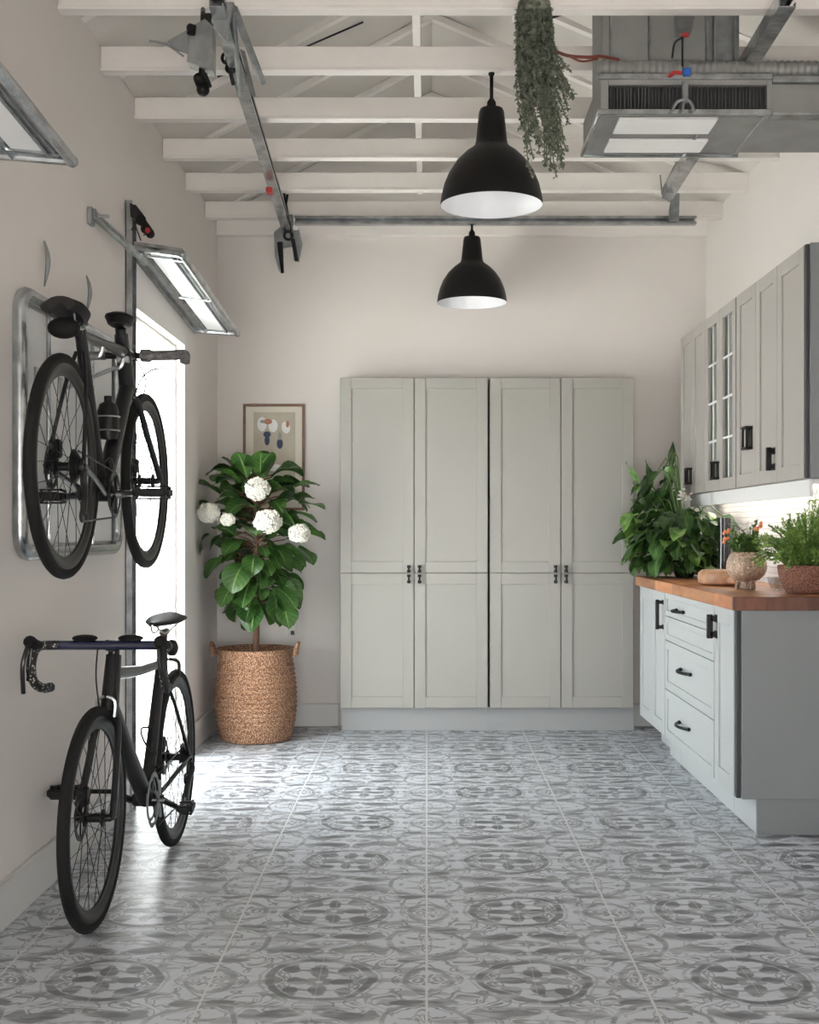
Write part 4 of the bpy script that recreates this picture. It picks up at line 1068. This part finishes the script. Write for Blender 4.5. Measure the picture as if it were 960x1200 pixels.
        tube(b, smooth_pts([P(hb_c[0], .03, hb_c[1]-.01), P(hb_c[0]+.045, .04, hb_c[1]-.09), P(HT1[0]+.01, .028, HT1[1]+.02)], 5), .0028, 6); obj('brake_cable', b, M['dark'], hbo)
        b = B(); c = P(HT1[0]+.04, -.0, HT1[1]+.03)
        for s in (-1, 1): tube(b, smooth_pts([c+Vector((s*.004, 0, .02)), c+Vector((s*.03, 0, .005)), c+Vector((s*.028, 0, -.045))], 4), .006, 7)
        obj('rim_brake', b, M['steel'], t)
        b = B(); 
        for s in (-1, 1): tube(b, smooth_pts([P(.10, s*.005, .40), P(.06, s*.03, .385), P(.05, s*.028, .33)], 4), .007, 7)
        obj('rim_brake', b, M['dark'], t)
    # drivetrain on the outer side (+w)
    s = 1
    b = B(); c = P(ub, .048*s, hb)
    for (ro, ri, o_) in ((.098, .083, 0), (.078, .066, -.008)):
        if kind == 1: ro *= .82; ri *= .82
        lathe(b, c+Vector((o_-(.02 if kind == 2 else 0), 0, 0)), [(ri, -.0015), (ro, -.0015), (ro+.002, 0), (ro, .0015), (ri, .0015), (ri, -.0015)], 56, axis='x')
    caps = [f for f in b.faces if len(f.verts) > 20]; bmesh.ops.delete(b, geom=caps, context='FACES_ONLY')
    for k in range(5):
        a = k*2*PI/5; tube(b, [c, c+Vector((0, math.cos(a)*.07, math.sin(a)*.07))], .006, 6)
    obj('chainring', b, M['dark'] if kind == 1 else M['galvd'], t)
    fwd = 1 if kind == 1 else -1
    po = .185 if kind == 1 else .235
    angs = {1: R(4), 2: R(202)}
    a = angs[kind]
    for sd in (1, -1):
        aa = a if sd == 1 else a+PI
        tip = (ub+.168*math.cos(aa), hb+.168*math.sin(aa))
        b = B(); w0 = .058*sd; tube(b, [P(ub, w0*.6, hb), P(ub, w0, hb), P(tip[0], w0*1.3, tip[1])], .011, 8, radii=[.014, .014, .010])
        co = obj('crank', b, M['dark'], t)
        b = B(); wi = .085 if kind == 1 else .09; wo = (.20 if sd == 1 else .155) if kind == 1 else (.13 if sd == 1 else .285)
        if kind == 2 and sd == -1: wi = .19
        ps = P(tip[0], sd*wi, tip[1]); pe = P(tip[0], sd*wo, tip[1])
        tube(b, [P(tip[0], w0*1.2, tip[1]), ps, pe], .008, 8)
        x0_, x1_ = sorted((ps.x, pe.x)); yc, zc = ps.y, ps.z
        for (ddy) in (-.042, .042):
            box(b, x0_, yc+ddy-.009, zc-.014, x1_, yc+ddy+.009, zc+.014, .004)
        for xx in (x0_, (x0_+x1_)/2, x1_):
            box(b, xx-.009, yc-.040, zc-.012, xx+.009, yc+.040, zc+.012, .004)
        for dz in (-.022, .022):
            tube(b, [(x0_, yc-.02, zc+dz), (x1_, yc-.02, zc+dz)], .003, 6)
            tube(b, [(x1_, yc-.02, zc+dz), (x1_, yc+.03, zc+dz*.8)], .005, 6); tube(b, [(x0_, yc-.02, zc+dz), (x0_, yc+.03, zc+dz*.5)], .003, 6)
        sphere(b, pe, .016, (.7, 1.2, 1.2), 10, 8)
        obj('pedal', b, M['black'], co)
    b = B(); c = P(0, .030, 0)
    for k in range(7):
        r_ = .056-.005*k
        lathe(b, c+Vector((.0035*k, 0, 0)), [(r_-.012, -.0009), (r_, -.0009), (r_, .0009), (r_-.012, .0009), (r_-.012, -.0009)], 32, axis='x')
    lathe(b, c, [(.02, 0), (.02, .026), (.012, .03)], 20, axis='x')
    obj('cassette', b, M['dark'], t)
    b = B(); p0 = P(-.005, .05, -.045)
    tube(b, smooth_pts([P(0, .06, -.01), P(-.02, .066, -.05), P(.01, .06, -.085), P(.03, .05, -.15)], 4), .011, 8)
    for (uu, hh_) in ((.008, -.085), (.035, -.155)):
        c = P(uu, .045, hh_); lathe(b, c, [(.020, -.004), (.023, 0), (.020, .004)], 18, axis='x')
    tube(b, [P(.008, .053, -.085), P(.035, .053, -.155)], .006, 6); obj('derailleur', b, M['dark'], t)
    b = B(); rr = .080 if kind == 1 else .094
    tube(b, [P(.0, .042, .05), P(ub, .045, hb+rr)], .0035, 5, flat=.7)
    tube(b, smooth_pts([P(ub, .045, hb-rr), P(.20, .045, -.165), P(.055, .045, -.172)], 3), .0035, 5, flat=.7)
    obj('chain', b, M['dark'], t)
    b = B(); tube(b, smooth_pts([P(ub-.03, .03, hb+.11), P(ub-.05, .045, hb+.12), P(ub-.045, .05, hb+.085)], 4), .008, 7); obj('front_derailleur', b, M['dark'], t)
    if kind == 2:
        b = B(); bc = (lp(bbp, ST, .45)); 
        tube(b, smooth_pts([P(bc[0]+.02, 0, bc[1]-.04), P(bc[0]+.06, .03, bc[1]-.06), P(bc[0]+.095, .0, bc[1]-.02), P(bc[0]+.055, -.03, bc[1]+.03), P(bc[0]+.015, 0, bc[1]+.03)], 5), .004, 7); obj('bottle_cage', b, M['dark'], t)
    return t
bicycle('black bicycle hung on the wall rack above the other one', (-1.140, 3.79, 1.452), 1, 1)
bicycle('black drop bar road bicycle standing on the tiled floor', (-1.005, 4.80, .3480), -1, 2, yaw=-.038)

# ------------------------------------------------------------------ OVERHEAD TRACKS
def channel(p, q, wd, ht, m=None, th=.004):
    """C-shaped rail from p to q"""
    b = B(); p, q = Vector(p), Vector(q); d = (q-p).normalized(); s = d.cross(Vector((0, 0, 1))).normalized(); u = s.cross(d)
    def bar(a0, a1, h0, h1):
        pts = [p+s*a0+u*h0, p+s*a1+u*h0, p+s*a1+u*h1, p+s*a0+u*h1]; prism(b, pts, q-p)
    bar(-wd/2, -wd/2+th, 0, ht); bar(-wd/2+th, wd/2, 0, th); bar(-wd/2+th, wd/2, ht-th, ht); bar(wd/2-th, wd/2, th, ht*.3); bar(wd/2-th, wd/2, ht*.7, ht-th)
    return b
t = thing('ceiling_track', 'long galvanised garage door track under the beams above the bicycles', 'track', (-.75, 5.6, HB-.06))
p, q = (-.735, 4.20, HB-.062), (-.835, 7.22, HB-.115)
obj('rail', channel(p, q, .05, .052), M['galv'], t)
b = B(); prism(b, [(-.77, 4.30, HB-.07), (-.755, 4.30, HB-.0), (-.69, 4.30, HB), (-.69, 4.30, HB-.01), (-.72, 4.30, HB-.14)], (0, .012, 0)); tube(b, [(-.70, 4.34, HB-.01), (-.75, 4.85, HB-.13)], .010, 8); tube(b, [(-.695, 4.34, HB-.005), (-.655, 4.80, HB-.10)], .014, 6)
obj('brace', b, M['galvd'], t)
b = B(); c = at(267, 68, 4.75)
torus(b, c, .022, .007, 'y', 20, 8); torus(b, c+Vector((.012, 0, -.04)), .018, .006, 'y', 20, 8); tube(b, [c+Vector((0, 0, -.02)), c+Vector((.02, .02, -.10))], .008, 7); box(b, c.x-.008, c.y-.02, c.z-.02, c.x+.03, c.y+.02, c.z+.045, .004)
obj('roller', b, M['black'], t)
b = B(); prism(b, [at(281, 57, 4.9), at(287, 60, 4.9), at(300, 113, 4.9), at(295, 112, 4.9), at(283, 85, 4.9)], (0, .006, 0)); obj('splice_plate', b, M['galvd'], t)
b = B(); c = at(316, 224, 6.2); box(b, c.x-.016, c.y-.03, c.z-.012, c.x+.016, c.y+.03, c.z+.014, .002); e = obj('marker', b, M['redm'], t); e['label'] = 'small red marker clip'
t = thing('track_end_bracket', 'grey and black end bracket where the long track meets the cross rail', 'bracket', (-.84, 7.2, HB-.15))
b = B()
box(b, -.87, 7.17, HB-.12, -.80, 7.235, HB-.004, .003); prism(b, [at(321, 272, 7.17), at(333, 262, 7.17), at(350, 268, 7.17), at(354, 285, 7.17), at(350, 306, 7.17), at(344, 304, 7.17), at(343, 288, 7.17), at(330, 290, 7.17), at(327, 318, 7.17), at(322, 300, 7.17)], (0, .03, 0))
obj('plate', b, M['galvd'], t)
b = B(); tube(b, [at(328, 284, 7.13), at(331, 320, 7.13)], .016, 8, radii=[.018, .010]); tube(b, [at(343, 280, 7.13), at(348, 306, 7.13)], .012, 8); torus(b, at(338, 276, 7.14), .024, .008, 'y', 20, 8); tube(b, [at(332, 222, 7.1), at(343, 284, 7.12)], .007, 6); tube(b, [at(337, 228, 7.1), at(331, 262, 7.12)], .007, 6)
obj('latch', b, M['black'], t)
b = B(); c = at(347, 267, 7.13); box(b, c.x-.018, c.y-.01, c.z-.012, c.x+.012, c.y+.01, c.z+.012, .003); obj('spacer', b, M['inner'], t)

tag(obj('cross_rail', channel((-.79, 7.215, HB-.055), (1.615, 7.215, HB-.055), .045, .048), M['galv'], None, (.4, 7.2, HB-.055)), 'long horizontal galvanised rail running across the room under the last beams', 'rail')
t = thing('ceiling_track', 'slanting galvanised garage door track behind the air unit over the worktop', 'track', (1.29, 5.5, HB-.06))
obj('rail', channel((1.26, 4.20, HB-.062), (1.325, 6.62, HB-.065), .06, .055), M['galv'], t)
b = B(); prism(b, [at(795, 184, 6.5), at(806, 188, 6.5), at(786, 236, 6.5), at(778, 232, 6.5), at(776, 222, 6.5)], (0, .02, 0)); tube(b, [at(774, 205, 6.5), at(776, 228, 6.5)], .004, 6); obj('end_plate', b, M['galvd'], t)
b = B(); prism(b, [at(790, 215, 6.95), at(797, 215, 6.95), at(796, 258, 7.15), at(785, 258, 7.15), at(785, 245, 7.1)], (0, .025, 0)); obj('strut', b, M['galvd'], t)

# opener box at upper left
t = thing('door_opener', 'grey metal opener bracket with black sensor hanging from the beam at upper left', 'bracket', at(235, 40, 4.30))
b = B(); prism(b, [at(222, 32, 4.30), at(240, 22, 4.30), at(249, 30, 4.30), at(249, 82, 4.30), at(219, 72, 4.30)], (0, .07, 0)); obj('housing', b, M['galvd'], t)
b = B(); prism(b, [at(196, 48, 4.32), at(221, 34, 4.32), at(220, 62, 4.32), at(205, 57, 4.32)], (0, .012, 0)); tube(b, smooth_pts([at(175, 48, 4.34), at(195, 52, 4.33), at(215, 66, 4.33)], 5), .004, 6); obj('wing_plate', b, M['galvd'], t)
b = B(); tube(b, [at(224, 40, 4.28), at(225, 30, 4.28)], .016, 10); sphere(b, at(223, 33, 4.27), .014, (1, 1, 1.2), 10, 8); obj('knob', b, M['black'], t)
b = B(); p_ = at(243, 22, 4.33); box(b, p_.x-.022, p_.y-.02, p_.z-.02, p_.x+.022, p_.y+.02, p_.z+.014, .004); tube(b, [at(238, 16, 4.33), at(238, 8, 4.38)], .009, 8); obj('mounting_clip', b, M['dark'], t)
b = B(); tube(b, [at(229, 72, 4.33), at(238, 78, 4.33), at(247, 74, 4.33)], .012, 8); tube(b, [at(237, 76, 4.33), at(236, 92, 4.33)], .012, 8); tube(b, smooth_pts([at(232, 92, 4.33), at(236, 102, 4.33), at(240, 110, 4.33)], 4), .017, 10); tube(b, [at(238, 88, 4.33), at(247, 102, 4.33)], .009, 8, radii=[.016, .006]); sphere(b, at(233, 92, 4.33), .02, (1, 1, 1), 10, 8); sphere(b, at(238, 105, 4.33), .024, (1, 1, 1), 10, 8)
obj('sensor', b, M['black'], t)

# ------------------------------------------------------------------ AIR UNIT
zb_, zt_ = 2.81, 2.945; yn, yf = 4.50, 5.0; xa, xb = xpx(704, 4.5), xpx(905, 4.5)
t = thing('air_unit', 'ceiling mounted metal air handling unit with dark front grille', 'air conditioner', ((xa+xb)/2, 4.75, zb_))
b = B()
box(b, xa, yn, zb_, xa+.03, yf, zt_, .002); box(b, xb-.02, yn, zb_, xb, yf, zt_, .002); box(b, xa+.03, yn, zt_-.028, xb-.02, yf, zt_, .002)
box(b, xa+.03, yn, zb_, xb-.02, yn+.03, zb_+.012, .001); box(b, xa+.03, yn+.05, zb_+.004, xb-.02, yf, zb_+.02, .001); box(b, xa+.03, yn+.07, zb_+.02, xb-.02, yn+.08, zt_-.028)
obj('housing', b, M['sheet'], t)
b = B(); n = 46; gx0, gx1 = xa+.035, xpx(903, 4.5)-.01
for k in range(n):
    x = gx0+(gx1-gx0)*k/(n-1); rot = Matrix.Rotation(R(25+10*math.sin(k*1.7)), 3, 'Z')
    box(b, x-.0016, yn+.012, zb_+.014, x+.0016, yn+.03, zt_-.03, 0, rot)
obj('grille', b, M['grillel'], t)
b = B(); box(b, xa+.031, yn+.035, zb_+.021, xb-.021, yn+.045, zt_-.029); obj('grille_backing', b, M['grille'], t)
for (u0, u1, v0, v1) in ((722, 836, 138, 155), (713, 823, 163, 177)):
    d0 = 1410*(zb_-CH)/(VY-v0); d1 = 1410*(zb_-CH)/(VY-v1)
    b = B(); box(b, xpx((u0+u1)/2-57, (d0+d1)/2), d0, zb_-.008, xpx((u0+u1)/2+57, (d0+d1)/2), d1, zb_+.003, .002); e = obj('light_strip', b, M['striplight'], t); e['label'] = 'white strip under the unit'
b = B()
for (u, L) in (((xa+.002, yn+.002), 0), ((xa+.002, yn+.25), 0)): pass
box(b, xa-.012, yn-.012, zb_-.006, xb+.0, yn+.0, zb_+.014, .002); box(b, xa-.012, yn-.012, zt_-.01, xb, yn, zt_+.012, .002); box(b, xa-.012, yn, zb_-.008, xa, yf, zb_+.014, .002)
box(b, xa, yf-.012, zb_-.01, xb, yf, zb_-.0, .001); box(b, .93+.13, yn+.05, zb_-.004, .93+.142, yf, zb_-.0, 0)
obj('flange', b, M['galv'], t)
for xx in (xa+.05, xb-.05):
    b = B(); tube(b, [(xx, 4.965, zt_-.01), (xx, 4.965, HB-.001)], .006, 6); obj('hanger_rod', b, M['galv'], t)
t = thing('air_duct', 'flat sheet metal duct running from the air unit to the right wall', 'duct', (1.5, 4.7, zb_))
b = B(); box(b, xb+.001, yn+.01, zb_+.005, XR-.002, yf-.02, zt_-.02, .002); obj('duct_body', b, M['sheet'], t)
b = B(); box(b, xb+.001, yn-.006, zt_-.019, XR-.002, yn+.05, zt_+.006, .002); box(b, xb+.001, yn-.006, zb_-.008, XR-.002, yn+.05, zb_+.004, .001); obj('seam_rail', b, M['galv'], t)
t = thing('sheet_metal_box', 'tall sheet metal plenum box above the air unit reaching up between the beams', 'duct', (.9, 4.75, zt_+.02))
b = B(); x0, x1 = xpx(706, 4.62), xpx(828, 4.62)
box(b, x0, 4.62, zt_+.003, x1, 4.90, 3.46, .002); obj('box_body', b, M['sheet'], t)
b = B()
for px in (716, 762, 829, 838, 862): 
    x = xpx(px, 4.60); box(b, x-.004, 4.60, zt_+.003 if px < 828 else zt_+.09, x+.004, 4.618, 3.45, .001)
box(b, x1, 4.64, zt_+.05, xpx(868, 4.62), 4.66, 3.46, .001)
obj('seam', b, M['galvd'], t)
b = B(); pts = []; rad_ = []
n = 90
for i in range(n+1):
    f = i/n; x = xpx(700, 4.54)+(XR-.003-xpx(700, 4.54))*f; pts.append((x, 4.56, 2.995)); rad_.append(.036 if i % 2 else .031)
tube(b, pts, .03, 14, radii=rad_)
tag(obj('corrugated_pipe', b, M['sheet'], None, (1.3, 4.56, 2.96)), 'grey corrugated pipe running above the air unit to the right wall', 'pipe')
t = thing('unit_hanger', 'small hanger with blue and red connectors on the front of the air unit', 'bracket', at(803, 100, 4.47))
b = B(); tube(b, [at(800, 40, 4.5), at(800, 78, 4.5)], .004, 6); tube(b, smooth_pts([at(788, 68, 4.5), at(791, 50, 4.5), at(800, 44, 4.5)], 4), .004, 6); obj('wire', b, M['dark'], t); b = B()
tube(b, [at(803, 96, 4.47), at(803, 120, 4.47)], .012, 8); tube(b, smooth_pts([at(787, 131, 4.465), at(793, 120, 4.465), at(803, 117, 4.465), at(810, 121, 4.465), at(814, 131, 4.465)], 4), .006, 7); tube(b, [at(802, 116, 4.465), at(800, 131, 4.465)], .005, 6)
obj('hook', b, M['galvd'], t)
b = B(); c = at(800, 32, 4.55); prism(b, [at(793, 14, 4.52), at(815, 14, 4.52), at(811, 36, 4.52), at(794, 38, 4.52)], (0, .05, 0)); obj('upper_cup', b, M['galv'], t)
b = B(); c = at(805, 85, 4.49); box(b, c.x-.014, c.y-.012, c.z-.015, c.x+.014, c.y+.012, c.z+.015, .003); obj('blue_connector', b, M['bluem'], t)
b = B(); tube(b, smooth_pts([at(784, 90, 4.49), at(791, 85, 4.49), at(799, 86, 4.49)], 4), .008, 7); obj('red_connector', b, M['redm'], t)
b = B(); sphere(b, at(803, 41, 4.5), .012, (1.4, 1, .8), 10, 8); obj('red_cap', b, M['redm'], t)

# ------------------------------------------------------------------ LIGHT
W = bpy.data.worlds.new('sky'); bpy.context.scene.world = W; W.use_nodes = True
bg = W.node_tree.nodes['Background']; bg.inputs[0].default_value = (.97, .985, 1.0, 1); bg.inputs[1].default_value = 12.0
sl = bpy.data.lights.new('sun', 'SUN'); sl.energy = 22; sl.color = (1, .90, .79); sl.angle = R(1)
so = bpy.data.objects.new('sun', sl); so.rotation_euler = Vector((-.05, .5, -.87)).to_track_quat('-Z', 'Y').to_euler(); so.location = (0, -6, 8); COL.objects.link(so)
def portal(name, loc, rot, sx, sy):
    l = bpy.data.lights.new(name, 'AREA'); l.shape = 'RECTANGLE'; l.size = sx; l.size_y = sy; l.cycles.is_portal = True
    o = bpy.data.objects.new(name, l); o.location = loc; o.rotation_euler = rot; COL.objects.link(o)
portal('door_portal', (XL-.19, (DY0+DY1)/2, DH/2), (0, R(-90), 0), DH, DY1-DY0)
portal('garage_portal', ((GX0+GX1)/2, YF-.1, GZ/2), (R(90), 0, 0), GX1-GX0, GZ)

# ------------------------------------------------------------------ CAMERA
cam = bpy.data.cameras.new('camera'); co = bpy.data.objects.new('camera', cam); COL.objects.link(co)
co.location = (0, 0, CH); co.rotation_euler = (R(90), 0, 0)
cam.sensor_fit = 'VERTICAL'; cam.sensor_height = 24; cam.lens = F/1200*24
cam.shift_x = -20/1200; cam.shift_y = 22/1200; cam.clip_start = .05
sc = bpy.context.scene; sc.camera = co
sc.view_settings.view_transform = 'Standard'; sc.view_settings.look = 'None'; sc.view_settings.gamma = 1; sc.view_settings.use_curve_mapping = False
sc.view_settings.exposure = 0.22
for o in ALL:
    if '_b' in o: del o['_b']
